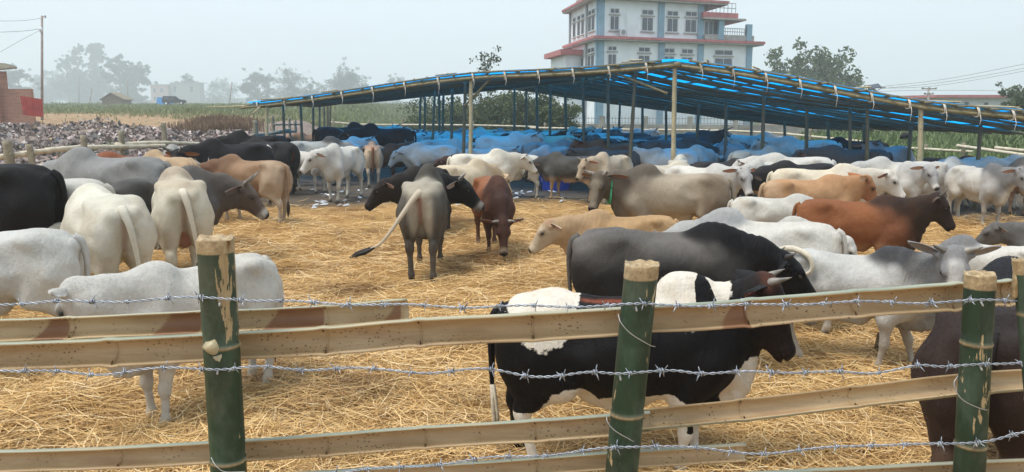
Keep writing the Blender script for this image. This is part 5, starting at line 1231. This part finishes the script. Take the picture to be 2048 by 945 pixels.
lc('lamp_arm', *tube([(xx_, 62, zt-.45), (xx_+.6, 62, zt+.02)], np.array([.03, .03]), 6), M_POLE); mb = MB(); mb.box((xx_+.5, 61.9, zt), (xx_+.85, 62.1, zt+.06)); lc('lamp_head', np.vstack(mb.V), mb.F, M_POLE)
zp = Zof(178, 71); xp = W(1858, 71, zp); pp = tag(obj('power_pole', None, None, (xp, 71, 0)), 'power pole with crossarms and insulators before the low white house', 'pole'); KO = np.array([xp, 71, 0.])
obj('mast', mk_mesh('mast', np.array(tube([(xp, 71, 0), (xp, 71, zp+.15)], np.array([.14, .10]), 8)[0])-KO, tube([(xp, 71, 0), (xp, 71, zp+.15)], np.array([.14, .10]), 8)[1], M_POLE, True), pp)
for dz, hw_ in ((0, .65), (-.45, .40)):
    mb = MB(); mb.box((-hw_, -.05, zp+dz-.05), (hw_, .05, zp+dz+.05)); obj('crossarm', mb.mesh('c', M_POLE), pp)
    for q in (-.9, 0, .9): mb = MB(); mb.tube([(q*hw_, -.08, zp+dz+.05), (q*hw_, -.08, zp+dz+.24)], np.array([.07, .04]), 7); obj('insulator', mb.mesh('i', M_FRAME, True), pp)
# ------------------------------------------------------------------ the cattle that can be told apart
COWS = []
def H(label, cat, px, Y, yaw, s, ct, sink=.065, vox=None, **spec):
    x = W(px, Y, .7); yaw = yaw-math.degrees(math.atan((px-1024)/FPX)); d = dict(hump=.5, fat=.96, thick=.95, neck=(0, 8), head=(0, -48), dewlap=.9, swing=(.04, -.05, -.07, .06)); d.update(spec)
    d['vox'] = vox or (.0185 if Y < 6 else .0225 if Y < 9 else .028 if Y < 13 else .034); d['coat'] = ct
    z = float(gz(x, Y))-sink*min(1, float(straw_amount(x, Y))+.1)
    COWS.append((x, Y, yaw, s))
    if Y < 7.3: d['hair'] = 12000 if Y < 5.5 else 7000
    return make_cow('zebu_'+('calf' if cat == 'calf' else 'bull' if cat == 'bull' else 'cow'), d, (x, Y, z), yaw, s, label, cat, spec.get('group', 'cattle in the straw yard'), ('tail_switch', 'horn', 'eye'))
LG = (.50, .49, .47); MG = (.19, .185, .18); LT = (.62, .46, .28); SH = (.09, 1.0, .8, .1, .026); MH = (.16, .7, .9, .1, .030); LH = (.24, .7, 1.0, .15, .034)
wh = lambda seed=0, d=.55, **z: coat(WHITE, d, seed, ring=(.66, .63, .58), **dict(dict(shoulder=((.50, .49, .46), .35), belly=((.60, .53, .42), .5)), **z))
# foreground
def pied(V, m, loc):
    def e(c, r): return 1-np.sqrt((((V-np.array(c))/np.array(r))**2).sum(1))
    f = np.max([e((-.46, 0, 1.10), (.22, .40, .34)), e((.40, 0, 1.24), (.25, .26, .46)), e((.12, 0, .42), (.30, .34, .28)), e((-.30, 0, .46), (.20, .40, .22)), e((.78, 0, .56), (.17, .3, .24)), e((.30, 0, .45), (.14, .4, .20))], axis=0)
    f = np.minimum(f, -1.3*(1-np.sqrt(((V[:, 0]-.50-.22*(1.15-V[:, 2]))/.065)**2+((V[:, 2]-1.10)/.20)**2))); f = np.minimum(f, -e((.50, -.22, .62), (.12, .12, .2)))
    leg = sstep(.50, .40, V[:, 2])*sstep(-.2, -.4, V[:, 0])*sstep(.02, -.02, V[:, 1]); leg2 = sstep(.40, .30, V[:, 2])*sstep(.2, .3, V[:, 0])
    return np.maximum(np.clip(.5+f*.9, 0, 1), np.maximum(leg, leg2)*.9)
def stripe(V, m, loc):
    c = coat(BLACK, .15, 3, mott=.1, head=((.03, .016, .012), .6))(V, m, loc)
    t = np.exp(-((V[:, 1]+.075+.02*wob(V, 9, 2))/.020)**2)*sstep(-.28, -.20, V[:, 0])*sstep(.18, .08, V[:, 0])*m['top']
    c = mixc(c, (.22, .06, .03), t); return mixc(c, (.10, .035, .02), m['poll']*.9)
H('black and white pied bull with white hump close behind the middle fence post', 'bull', 1238, 4.18, 2, .875, stripe, hump=1.0, fat=1.45, necklen=.78, thick=1.08, neck=(-4, 54), head=(0, -60), horns=(.13, .55, .95, .1, .030), hornmat=M_HORN,
  patch=pied, tailpatch=0., earin=(.25, .07, .04), earcol=(.012, .011, .012), dewlap=1.0, bull=True, switchmat=M_SWITCH_L, tail=((-.70, 0, 1.06), (-.77, 0, 1.0), (-.79, 0, .85), (-.79, .0, .7), (-.79, 0, .6), (-.785, 0, .52)), switch=1.7, swing=(.08, -.06, -.05, .10), sink=.05)
H('fluffy white calf behind the left fence post with its head lowered', 'calf', 398, 5.1, 222, .85, wh(4, .25, neck=(LG, .35)), fat=1.0, hump=.35, necklen=.82, neck=(-25, 32), head=(-56, -72), swing=(.05, -.05, .05, -.05), ear=.95, earin=(.35, .14, .10), sink=.06, folds=0)
H('pale grey cow cut off by the left edge just above the rails', 'cow', -48, 5.75, 170, .93, coat((.60, .60, .57), .5, 6, shoulder=(LG, .5)), fat=1.15, hump=.5)
H('dark brown-black cow seen from behind beside the right fence post', 'cow', 1992, 3.85, 86, .97, coat((.022, .018, .018), .5, 8, mott=.15, legs=((.13, .075, .05), .75), hind=((.05, .028, .022), .7), top=((.020, .022, .028), .8)), fat=1.15, hump=.3, neck=(0, -35), sink=.06, thick=1.2,
  tail=((-.70, 0, 1.06), (-.76, 0, 1.02), (-.79, .0, .9), (-.785, 0, .72), (-.775, 0, .56), (-.77, 0, .42)))
H('grey-backed dark bull with black hump standing behind the pied bull', 'bull', 1326, 5.95, -3, .915, coat((.022, .020, .020), .12, 9, mott=.22, back=((.155, .142, .13), .95), hump=(BLACK, .9), neck=(BLACK, .92), head=(BLACK, .9)), hump=.25, fat=1.2, necklen=.72, neck=(0, -6), head=(14, -40), horns=(.10, .8, .8, .1, .028), hornmat=M_HORND, bull=True, tailcol=(.11, .10, .09))
H('white cow with white tail curled in a ring and face turned to camera', 'cow', 1698, 6.05, -8, .785, coat((.58, .575, .55), .7, 10, neck=((.16, .16, .165), .85), hump=((.05, .05, .055), .95), face=((.62, .60, .57), .8), head=((.30, .29, .29), .55), legs=((.52, .46, .38), .5)), hump=.60, headsize=1.12, neck=(-44, 46), head=(-34, -56), horns=(.13, 1.0, .85, .05, .034), earin=(.35, .30, .27), ear=1.05, droop=-.05,
  swing=(.20, -.12, -.02, .22), tail=((-.68, 0, 1.05), (-.64, -.10, 1.14), (-.50, -.20, 1.19), (-.34, -.24, 1.13), (-.31, -.24, 1.00), (-.42, -.24, .94), (-.54, -.23, .98), (-.57, -.22, 1.05)), switch=.25, switchmat=M_SWITCH_L, tailcol=(.66, .60, .48), nostrils=1)
H('long white bull with grey hump facing left behind the grey-backed dark bull', 'bull', 1526, 7.05, 180, .855, wh(11, .35, neck=((.36, .37, .37), .7), hump=((.36, .37, .37), .75)), hump=.80, fat=1.08, neck=(4, -10), head=(0, -46), horns=(.10, .7, .9, .1, .03), hornmat=M_HORN, earcol=(.5, .48, .46))
H('white cow whose lowered head shows past the long white bull rump', 'cow', 1527, 8.05, 0, .735, wh(12, .3), hump=.5, neck=(0, -4), head=(-10, -62), ear=.9)
H('small white cow with grey hump facing left at the right edge', 'cow', 1985, 7.1, 182, .62, wh(13, .3, hump=((.20, .20, .21), .9), neck=((.30, .30, .31), .6)), hump=.7, neck=(0, -40), head=(0, -60))
H('dark grey calf looking left at the right edge beyond the right post', 'calf', 2128, 8.6, 176, .60, coat((.12, .115, .11), .2, 14, mott=.2, head=((.17, .155, .14), .5)), hump=.2, neck=(6, 12), head=(12, -40), headsize=1.22, ear=.8, earin=(.40, .24, .17), dewlap=.3)
H('light tan cow facing left across the open straw', 'cow', 1250, 8.45, 194, .765, coat((.52, .33, .165), .3, 15, head=((.60, .50, .37), .8), neck=((.40, .29, .19), .5), belly=(LT, .6), poll=((.38, .19, .09), .9)), hump=.5, neck=(0, 12), head=(-4, -46), fat=1.0, ear=.95)
H('rust-brown cow with nearly black neck and head walking right', 'cow', 1708, 9.0, 0, .825, coat((.27, .098, .036), .4, 16, mott=.12, shoulder=((.13, .05, .026), .6), neck=((.030, .018, .013), .95), hump=((.035, .020, .014), .85), head=((.030, .018, .014), .9), belly=((.40, .24, .12), .7), legs=((.36, .20, .10), .5)), hump=.45, fat=1.05, neck=(4, 40), head=(8, -52), horns=(.11, .7, .9, -.2, .030), hornmat=M_HORND, swing=(.16, -.16, -.18, .12), earin=(.28, .20, .14), earcol=(.10, .065, .045), dewlap=1.1)
big_bull = H('big grey-brown bull with horns and green neck rope facing left', 'bull', 1347, 10.7, 184, .975, coat((.40, .335, .245), .4, 17, mott=.12, hump=((.10, .085, .07), .8), neck=((.115, .09, .068), .85), shoulder=((.20, .165, .13), .6), hind=((.17, .115, .075), .75), face=((.30, .25, .18), .6), head=((.12, .095, .07), .6), belly=((.50, .37, .22), .8), top=((.46, .40, .31), .4)), hump=.85, fat=1.15, headsize=1.06, neck=(24, 20), head=(40, -56), horns=(.17, .8, .95, .15, .034), bull=True, earin=(.32, .16, .10), dewlap=1.1, ear=1.1)
# centre
H('pale grey bull seen from behind flicking its black-tipped tail left', 'bull', 852, 9.4, 85, .99, coat((.40, .36, .29), .3, 18, mott=.10, outer=((.045, .04, .036), .9), belly=((.06, .055, .05), .9), hump=((.07, .062, .05), .85), neck=(BLACK, .95), head=(BLACK, .9), mouthring=((.45, .42, .38), .7), shoulder=((.02, .018, .017), .9), rump=((.52, .46, .36), .35), perineum=((.26, .09, .06), .75)), hump=.95, fat=.95, neck=(-64, 6), head=(-26, -40), horns=(.12, .6, .95, .05, .032), bull=True, thick=1.0, earin=(.45, .33, .27), earcol=(.10, .085, .075), whitenose=1,
  tail=((-.69, 0, 1.05), (-.77, .05, 1.01), (-.85, .16, .86), (-.90, .30, .66), (-.92, .42, .52), (-.92, .52, .47)), switch=1.1, swing=(-.03, .10, .02, -.10), tailcol=(.50, .43, .33))
H('reddish-brown horned cow feeding head-down beside the pale grey bull', 'cow', 985, 10.95, -80, .88, coat((.24, .085, .035), .3, 19, mott=.12, neck=((.05, .022, .016), .9), shoulder=((.045, .020, .015), .85), head=((.075, .030, .020), .8), legs=((.08, .035, .024), .7), top=((.32, .125, .05), .6), mouthring=((.42, .32, .22), .6)), hump=.35, neck=(-4, -52), head=(0, -66), horns=(.13, .95, .55, .2, .028), earin=(.30, .15, .09), necklen=1.12, swing=(.02, -.06, .05, -.05))
H('dark brown cow whose head pokes out left of the pale grey bull', 'cow', 850, 12.1, 246, .93, coat((.020, .015, .013), .15, 20, head=((.028, .018, .014), .5)), hump=.4, neck=(-34, 6), head=(-30, -44), earin=(.35, .22, .16), earcol=(.16, .09, .06))
H('cream cow with fawn neck standing behind the pale grey bull', 'cow', 925, 13.4, 44, .88, coat((.66, .56, .41), .3, 21, neck=((.46, .32, .19), .6)), hump=.3, neck=(-4, -12), head=(0, -50))
H('large white cow in profile facing right before the shed', 'cow', 962, 16.6, 10, .88, coat((.72, .68, .58), .25, 22, neck=((.52, .49, .44), .4)), hump=.75, fat=1.1, neck=(-4, 12), head=(-6, -44), ear=.85, horns=(.07, .3, 1.0, -.1, .026))
H('white cow turned left with only its rump past the large white cow', 'cow', 1027, 17.6, 170, .82, coat((.72, .68, .58), .2, 23), hump=.4, neck=(0, -20))
H('dark grey calf with tan belly standing by the blue tub', 'calf', 1140, 17.0, 152, .83, coat((.085, .082, .075), .15, 24, belly=((.50, .33, .19), .9), mott=.2, neck=((.05, .048, .045), .6)), hump=.5, neck=(18, -6), head=(20, -50), fat=.95)
H('cream horned cow facing left toward camera behind the big grey-brown bull', 'cow', 1222, 16.6, 238, .86, coat((.56, .47, .35), .25, 25, neck=((.48, .36, .24), .6), head=((.36, .28, .20), .6)), hump=.7, neck=(-8, 14), head=(-6, -52), horns=(.15, .6, 1., .05, .03), fat=.88, earin=(.45, .17, .11), necklen=1.0)
H('cream cow back showing just above the big grey-brown bull', 'cow', 1327, 14.3, 38, .83, coat((.68, .61, .49), .2, 26), hump=.2, neck=(0, -25))
H('white cow seen from behind right of the shed ridge post', 'cow', 1358, 16.3, 86, .85, coat((.62, .58, .48), .2, 27, perineum=((.20, .11, .07), .8)), hump=.2, neck=(0, -15))
# left
H('glossy black rump filling the left edge behind the pale grey cow', 'bull', -58, 8.15, 152, 1.2, coat(BLACK, .05, 28, mott=.2), hump=.7, fat=1.12, bull=True)
H('greyish white cow rump between the black rump and the big white rump', 'cow', 82, 8.7, 150, 1.05, coat((.56, .545, .50), .5, 29), fat=1.1)
H('grey cow with rounded hump facing left before the pole fence', 'cow', 228, 11.0, 147, 1.10, coat((.27, .27, .265), .2, 30, mott=.16, head=((.10, .07, .06), .6)), hump=.75, neck=(-6, -18), head=(10, -50), fat=1.05, earin=(.5, .45, .42), earcol=(.48, .46, .44))
H('dark grey horned bull looking right behind the cream-white rear', 'bull', 333, 9.6, 40, 1.02, coat((.13, .125, .12), .2, 31, mouthring=((.55, .52, .47), .7), hind=((.045, .043, .042), .9), head=((.13, .095, .075), .8), neck=((.12, .09, .07), .7)), hump=.5, neck=(-46, -4), head=(-10, -46), horns=(.22, .45, 1.1, .0, .036), earin=(.16, .12, .11), earcol=(.11, .08, .07), ear=1.1)
H('big white rump nearest the left post with tail hanging to the right', 'cow', 212, 7.5, 102, 1.05, coat((.68, .65, .55), .45, 32, perineum=((.30, .16, .12), .6)), fat=1.2, thick=1.1, hump=0, neck=(0, -34), tail=((-.69, 0, 1.06), (-.76, 0, 1.03), (-.80, -.03, .9), (-.80, -.06, .7), (-.79, -.08, .5), (-.785, -.08, .36)))
H('cream-white bull rear view with fawn hips left of centre', 'bull', 362, 8.75, 93, 1.08, coat((.68, .63, .51), .35, 33, top=((.46, .36, .25), .55), hump=((.42, .33, .24), .7), scrotum=((.42, .17, .10), .95), perineum=((.25, .13, .09), .7)), bull=True, hump=.05, neck=(0, -18), switchmat=M_SWITCH_D, tail=((-.69, 0, 1.06), (-.76, -.01, 1.03), (-.79, -.04, .9), (-.80, -.07, .7), (-.79, -.09, .5), (-.785, -.09, .36)), tailcol=(.60, .54, .44))
H('fawn-brown cow facing away left in the open straw', 'cow', 503, 13.3, 142, .94, coat((.33, .205, .12), .3, 34, mott=.14, neck=((.15, .075, .042), .8), shoulder=((.24, .135, .075), .6), head=((.18, .09, .05), .7), hind=((.58, .47, .34), .5), legs=((.60, .51, .40), .7)), hump=.5, neck=(-8, 4), head=(-20, -40), horns=(.15, .5, 1., -.1, .032), earin=(.5, .43, .36), earcol=(.55, .48, .40), switchmat=M_SWITCH_D)
H('black horned bull with orange-lined ear facing left by the pole fence', 'bull', 468, 15.6, 212, 1.10, coat((.010, .010, .012), .05, 35, face=((.12, .09, .05), .4), mouthring=((.40, .37, .34), .8)), hump=.6, fat=1.12, neck=(8, 8), head=(18, -52), horns=(.20, .75, 1.0, .1, .036), hornmat=M_HORND, earin=(.50, .22, .09), bull=True, tailcol=(.55, .52, .48))
H('black cow seen from behind at the shed corner', 'cow', 541, 18.5, 132, 1.05, coat((.014, .014, .016), .08, 36, perineum=((.2, .06, .03), .8)), hump=.4, neck=(0, -10))
H('black humped bull behind the fence rail left of the shed corner', 'bull', 515, 20.8, 178, 1.08, coat(BLACK, .02, 37), hump=.9, neck=(0, 2), bull=True)
H('reddish-brown back showing over the grey cow by the fence', 'cow', 268, 14.4, 172, 1.0, coat((.27, .095, .045), .1, 38), hump=.2, neck=(0, -45), head=(0, -60))
H('pale tan calf squeezed between the grey cow and black bull', 'calf', 338, 13.2, 118, 1.0, coat((.44, .31, .19), .2, 39), hump=.5, neck=(20, -10))
H('grey horned cow peering from behind the black horned bull', 'cow', 352, 17.2, 262, .98, coat((.33, .32, .30), .2, 40, head=((.36, .35, .33), .5)), hump=.3, neck=(0, 10), head=(-10, -50), horns=(.22, .9, .8, .0, .03))
# middle distance before the shed
H('white cow facing left with curled tail before the shed shade', 'cow', 684, 17.1, 245, .98, wh(41, .2, legs=((.62, .58, .50), .4)), hump=.5, fat=.86, neck=(-22, 12), head=(-16, -42), ear=.95, swing=(.10, -.10, -.1, .08), tail=((-.69, 0, 1.06), (-.77, .05, 1.04), (-.86, .12, .95), (-.90, .16, .78), (-.84, .12, .60), (-.76, .10, .52)), switch=.5, switchmat=M_SWITCH_L)
H('smaller white cow half hidden left of the white curled-tail cow', 'cow', 618, 18.8, -52, .82, wh(42, .2), hump=.3, fat=.86, neck=(-6, 8), head=(-6, -46))
H('grey cow with black hump behind the white curled-tail cow', 'cow', 632, 20.3, 4, .97, coat((.40, .41, .39), .1, 43, hump=((.05, .05, .05), .9), neck=((.2, .2, .2), .6)), hump=.8, neck=(0, -6))
H('tan and white calf with brown stripe seen from behind at the shed edge', 'calf', 746, 20.3, 90, .90, coat((.56, .42, .29), .15, 44, perineum=((.20, .07, .035), .9), top=((.30, .15, .08), .6), legs=((.60, .52, .42), .7)), hump=.1, neck=(0, 8), fat=.85, tailcol=(.20, .08, .04))
H('largest black bull under the left part of the blue roof, facing left', 'bull', 772, 24.6, 178, 1.15, coat(BLACK, .02, 45), hump=.9, fat=1.15, neck=(0, 6), horns=LH, hornmat=M_HORND, bull=True)
H('black humped bull facing right at the left end of the shed', 'bull', 683, 26.7, 2, 1.15, coat(BLACK, .02, 46), hump=.95, fat=1.1, neck=(0, 0), bull=True)
H('small calf facing the camera head-down in the blue shade', 'calf', 826, 22.7, -86, .76, coat((.60, .60, .58), .1, 47), hump=.2, neck=(-6, -24), head=(0, -60), fat=.85, horns=SH)
H('white cow in blue shade facing right behind the small calf', 'cow', 884, 23.0, 6, .90, coat((.56, .56, .53), .1, 48), hump=.5, neck=(0, 0))
H('dark red-brown calf left of the large white cow', 'calf', 941, 19.4, 180, .72, coat((.07, .035, .025), .1, 49), hump=.2, neck=(0, 0), head=(0, -50))
H('bluish grey calf facing left behind the dark grey calf', 'calf', 1107, 20.2, 232, .86, coat((.50, .51, .50), .1, 50), hump=.3, neck=(-10, -8), head=(0, -55), fat=.85)
H('orange-brown cow standing outside the shed corner rails', 'cow', 622, 27.5, 205, .92, coat((.42, .20, .10), .1, 51), hump=.3)
# right
H('white-grey cow looking right over the big bull rump with orange ear', 'cow', 1398, 12.6, -42, .88, wh(52, .25, head=((.42, .42, .42), .7), neck=((.55, .54, .52), .5)), hump=.35, neck=(-10, 28), head=(-8, -52), earin=(.50, .20, .12), horns=(.05, .5, .8, 0, .022), fat=.95)
H('small white calf facing right between big bull and tan cow', 'calf', 1548, 10.1, 2, .715, coat((.62, .60, .54), .4, 53, neck=((.42, .42, .41), .6)), hump=.25, neck=(0, -6), ear=.8)
H('orange-tan cow with white-lined ear facing right', 'cow', 1614, 11.15, 24, .86, coat((.50, .29, .15), .35, 54, mott=.14, neck=((.46, .25, .12), .6), head=((.36, .14, .06), .8), belly=((.58, .42, .28), .7), rump=((.58, .44, .30), .5)), hump=.2, neck=(-6, 30), head=(-4, -56), necklen=.85, earin=(.66, .56, .46), earcol=(.38, .15, .06), earback=.7)
H('cream-white cow with brown ears facing right past the orange-tan cow', 'cow', 1634, 12.3, 4, .93, coat((.70, .62, .48), .25, 55, neck=((.60, .57, .52), .6), head=((.66, .64, .60), .8)), hump=.55, fat=1.1, neck=(-4, 18), head=(-4, -46), earin=(.22, .06, .05), earcol=(.30, .22, .17))
H('black cow with white forehead spot facing left', 'cow', 1604, 13.7, 218, .93, lambda V, m, loc: mixc(coat((.022, .020, .022), .05, 56)(V, m, loc), (.7, .68, .66), m['head']*np.exp(-(((loc[:, 0]-.10)/.05)**2+(loc[:, 1]/.03)**2))*(loc[:, 2] > .0)), hump=.15, neck=(-10, -2), head=(-14, -40), earin=(.30, .28, .26))
H('white cow back showing above the black cow with the spot', 'cow', 1588, 15.0, 188, .93, wh(57, .1), hump=.2, neck=(0, 6), horns=SH)
H('white spotted cow head facing camera left of the black cow', 'cow', 1528, 14.8, 244, .84, wh(58, .1, head=((.45, .44, .42), .5)), hump=.3, neck=(-8, 0), head=(0, -56), earin=(.5, .2, .12))
H('white horned cow facing left behind the skinny white cow', 'cow', 1798, 14.4, 204, .90, wh(59, .2, neck=((.40, .41, .41), .6), head=((.55, .55, .54), .5)), hump=.55, neck=(-8, 4), head=(6, -44), horns=(.12, 1.1, .6, .0, .028))
H('skinny white cow with grey face looking right toward camera', 'cow', 1792, 14.3, -58, .87, wh(60, .3, head=((.36, .36, .37), .75), neck=((.42, .42, .42), .5)), hump=.2, neck=(4, 26), head=(2, -50), fat=.8, earin=(.48, .26, .18))
H('white cow seen from behind with dirty hocks right of the skinny cow', 'cow', 1886, 14.7, 68, .88, wh(61, .7), hump=.2, neck=(0, -10), fat=.85)
H('white cow in profile with tan belly right of the white rear view', 'cow', 1940, 15.6, 6, .84, wh(62, .4, belly=((.56, .42, .27), .6)), hump=.25, neck=(0, -10), fat=.92)
H('white bull with dark grey neck and hump turned right toward camera', 'bull', 1955, 13.3, -52, .84, coat((.66, .63, .57), .4, 63, neck=((.17, .17, .175), .8), hump=((.13, .13, .135), .8), shoulder=((.24, .24, .24), .55), head=((.36, .36, .37), .6), dewlap=((.62, .56, .46), .8)), hump=.6, neck=(8, 28), head=(6, -50), fat=.92, horns=(.06, .5, .8, 0, .024))
H('white cow back stretched along the right side of the herd', 'cow', 1990, 15.7, 6, .86, wh(64, .2), hump=.3, neck=(0, -8), earin=(.4, .2, .14))
H('tan cow rear at the right edge beside the grey-necked white bull', 'cow', 2056, 14.3, 108, .88, coat((.42, .27, .17), .2, 65), hump=.2, neck=(0, -10))
H('greenish grey cow rear at the edge of the blue shade', 'cow', 1512, 17.2, 42, .93, coat((.48, .48, .43), .2, 66), hump=.4, neck=(0, 10))
H('dark charcoal cow facing left at the shade edge right of centre', 'cow', 1702, 16.6, 186, .97, coat((.085, .085, .085), .1, 67), hump=.3, neck=(0, 10), horns=SH)
H('dark chestnut cow behind the white cows at the right', 'cow', 1900, 16.7, 14, .80, coat((.14, .05, .03), .1, 68), hump=.2, neck=(0, 0))
H('black calf rear half hidden by the white rear view at the ridge post', 'calf', 1440, 15.6, 20, .80, coat((.035, .033, .033), .1, 69), hump=.2, neck=(0, -5))

# green rope round the big bull's neck
dd = rotz(R(11))@roty(-R(5))@np.array([1, 0, 0.]); cc = np.array([.55, 0, .95])+dd*.33; sd2 = nrm(np.cross([0, 0, 1.], dd)); up2 = np.cross(dd, sd2); mb = MB()
mb.tube([cc+sd2*.135*math.cos(t)+up2*.205*math.sin(t)-up2*.03 for t in np.linspace(0, 2*math.pi, 33)], .013, 7)
mb.tube([cc+sd2*.13+up2*-.05, cc+sd2*.165+up2*-.12, cc+sd2*.15+up2*-.24], .011, 6)
obj('neck_rope', mb.mesh('neck_rope', flat('green_rope', (.03, .28, .12), .7, .3, 60), True), big_bull)
# ------------------------------------------------------------------ the crowd under the roof
def herd_coat(**z):
    f = coat((.85, .85, .85), 0, 71, mott=.08, nose=(.2, .2, .2), **z)
    return f
VAR = [dict(neck=(0, 26), head=(0, -50), hump=.45), dict(neck=(20, -8), head=(10, -50), hump=.4), dict(neck=(-30, 34), head=(-25, -48), hump=.6, fat=1.05), dict(neck=(0, -30), head=(0, -60), hump=.3),
       dict(neck=(-10, 20), head=(20, -46), hump=.25, fat=.86), dict(neck=(34, 36), head=(30, -52), hump=.4), dict(neck=(4, 32), head=(0, -46), hump=.75, fat=1.05)]
PROTO = []
for i, v in enumerate(VAR):
    d = dict(dewlap=.9, swing=(.05, -.05, -.06, .05), vox=.036, coat=herd_coat(neck=((.55, .55, .55), .35+.1*(i % 3)), hump=((.4, .4, .4), .25*(i % 3))), horns=[MH, SH, LH][i % 3], earin=(.5, .35, .3)); d.update(v)
    g = cow_geometry(d); me = mk_mesh('herd_zebu', g['V'], g['F'], M_COAT, True, g['C']); hs = [mk_mesh('horn', a, f_, M_HORND, True) for a, f_ in g['parts']['horn']]; PROTO.append((me, hs))
rs = np.random.RandomState(77)
KIND = {'white': ((.86, .845, .80), 'white'), 'cream': ((.78, .68, .52), 'cream'), 'grey': ((.42, .42, .42), 'grey'), 'charcoal': ((.10, .10, .10), 'charcoal'), 'black': ((.016, .016, .018), 'black'), 'brown': ((.20, .09, .05), 'brown')}
spots = []
taken = [(a, b_) for a, b_, _, _ in COWS]
rowY = 0
rows = []
for r in range(14):
    u0 = 1.5+r*1.08; row = []
    x = -6.6+rs.uniform(0, .6)
    while x < 11.5:
        y = shed_front(x)+u0+rs.normal(0, .16)
        xl, xr = -6.8, 6.7+.28*(25.8-y)
        if y < 30.4+(-.25*x if x < 0 else -.62*x) and xl < x < xr and y > 14.2:
            if all((x-a)**2+(y-b_)**2 > 1.15**2 for a, b_ in taken):
                px = 1024+FPX*x/y
                if 640 < px < 2090: row.append((x, y))
        x += rs.uniform(1.2, 1.65)
    rows.append(row)
ORD = ['first', 'second', 'third', 'fourth', 'fifth', 'sixth', 'seventh', 'eighth', 'ninth', 'tenth', 'eleventh', 'twelfth', 'thirteenth', 'fourteenth', 'fifteenth', 'sixteenth']
rn = 0
for row in rows:
    if not row: continue
    rn += 1
    for i, (x, y) in enumerate(sorted(row)):
        kd = rs.choice(list(KIND), p=[.46, .11, .15, .07, .17, .04]); col, word = KIND[kd]
        base = rs.choice([0, 180, 10, 190, 170, -12, 90, 250], p=[.2, .2, .14, .14, .1, .1, .06, .06]); yaw = base+rs.normal(0, 14)
        me, hs = PROTO[rs.randint(len(PROTO))]; s_ = rs.uniform(.78, 1.04)
        o = obj('zebu_cow', me, None, (x, y, float(gz(x, y))-.01), (0, 0, R(yaw))); o.scale = (s_*rs.uniform(.96, 1.04), s_, s_*rs.uniform(.97, 1.03)); j = rs.uniform(.86, 1.05); o.color = (*[c*j for c in col], 1)
        yw = yaw % 360; fac = 'facing right' if yw < 50 or yw > 310 else 'facing left' if 130 < yw < 230 else 'seen from behind' if yw < 180 else 'facing the camera'
        tag(o, f'{word} cow {fac}, {ORD[i]} from the left in the {ORD[rn-1]} row under the roof', 'cow', 'herd in the blue shade under the roof')
        if kd != 'cream':
            for h in hs: obj('horn', h, o)
# odds and ends in the yard
rs = np.random.RandomState(4); x, y = W(1762, 6.2, .1), 6.2; z = float(gz(x, y))
mb = MB(); pr = [(-.045, -.03, 0), (.04, -.035, .01), (.05, .03, 0), (-.04, .035, .005)]
mb.add([(x+a, y+b_, z+c+.01) for a, b_, c in pr]+[(x+a*.9+.01, y+b_*.8, z+c+.13+rs.uniform(-.01, .01)) for a, b_, c in pr]+[(x+a*.5+.015, y+b_*.4, z+.175) for a, b_, c in pr], [(0, 3, 2, 1)]+[(k+l*4, (k+1) % 4+l*4, (k+1) % 4+4+l*4, k+4+l*4) for l in (0, 1) for k in range(4)]+[(8, 9, 10, 11)])
tag(obj('plastic_packet', mb.mesh('p', flat('dark_packet', (.03, .02, .03), .25, .5, 25))), 'crumpled dark plastic packet standing in the straw before the curled-tail cow', 'packet')
x, y = W(1808, 24.5, 1), 24.5; mb = MB(); mb.tube([(x, y, 0), (x+.02, y, 1.05)], .015, 6); st_ = tag(obj('marker_stick', mb.mesh('s', M_BAMG, True)), 'stick with a black rag on top standing in the weeds', 'stick')
mb = MB(); mb.tube(spline([(x-.12, y, 1.02), (x, y-.02, 1.12), (x+.13, y, 1.08), (x+.2, y+.02, 1.0)], 8), np.array([.03, .08, .10, .09, .085, .06, .05, .01]), 8); obj('rag', mb.mesh('r', flat('black_rag', (.01, .01, .012), .8, .2), True), st_)
# ------------------------------------------------------------------ misty air
mb = MB(); mb.box((-700, -60, -1.5), (700, 900, 64)); m, nt, b = mat('haze_air'); nt.nodes.remove(b)
v = nt.nodes.new('ShaderNodeVolumePrincipled'); v.inputs['Density'].default_value = HAZE; v.inputs['Color'].default_value = (.90, .965, 1.0, 1); v.inputs['Anisotropy'].default_value = .2
nt.links.new(v.outputs[0], nt.nodes['Material Output'].inputs['Volume'])
tag(obj('haze', mb.mesh('haze', m)), 'pale misty air over the whole yard and fields', 'haze', kind='stuff')
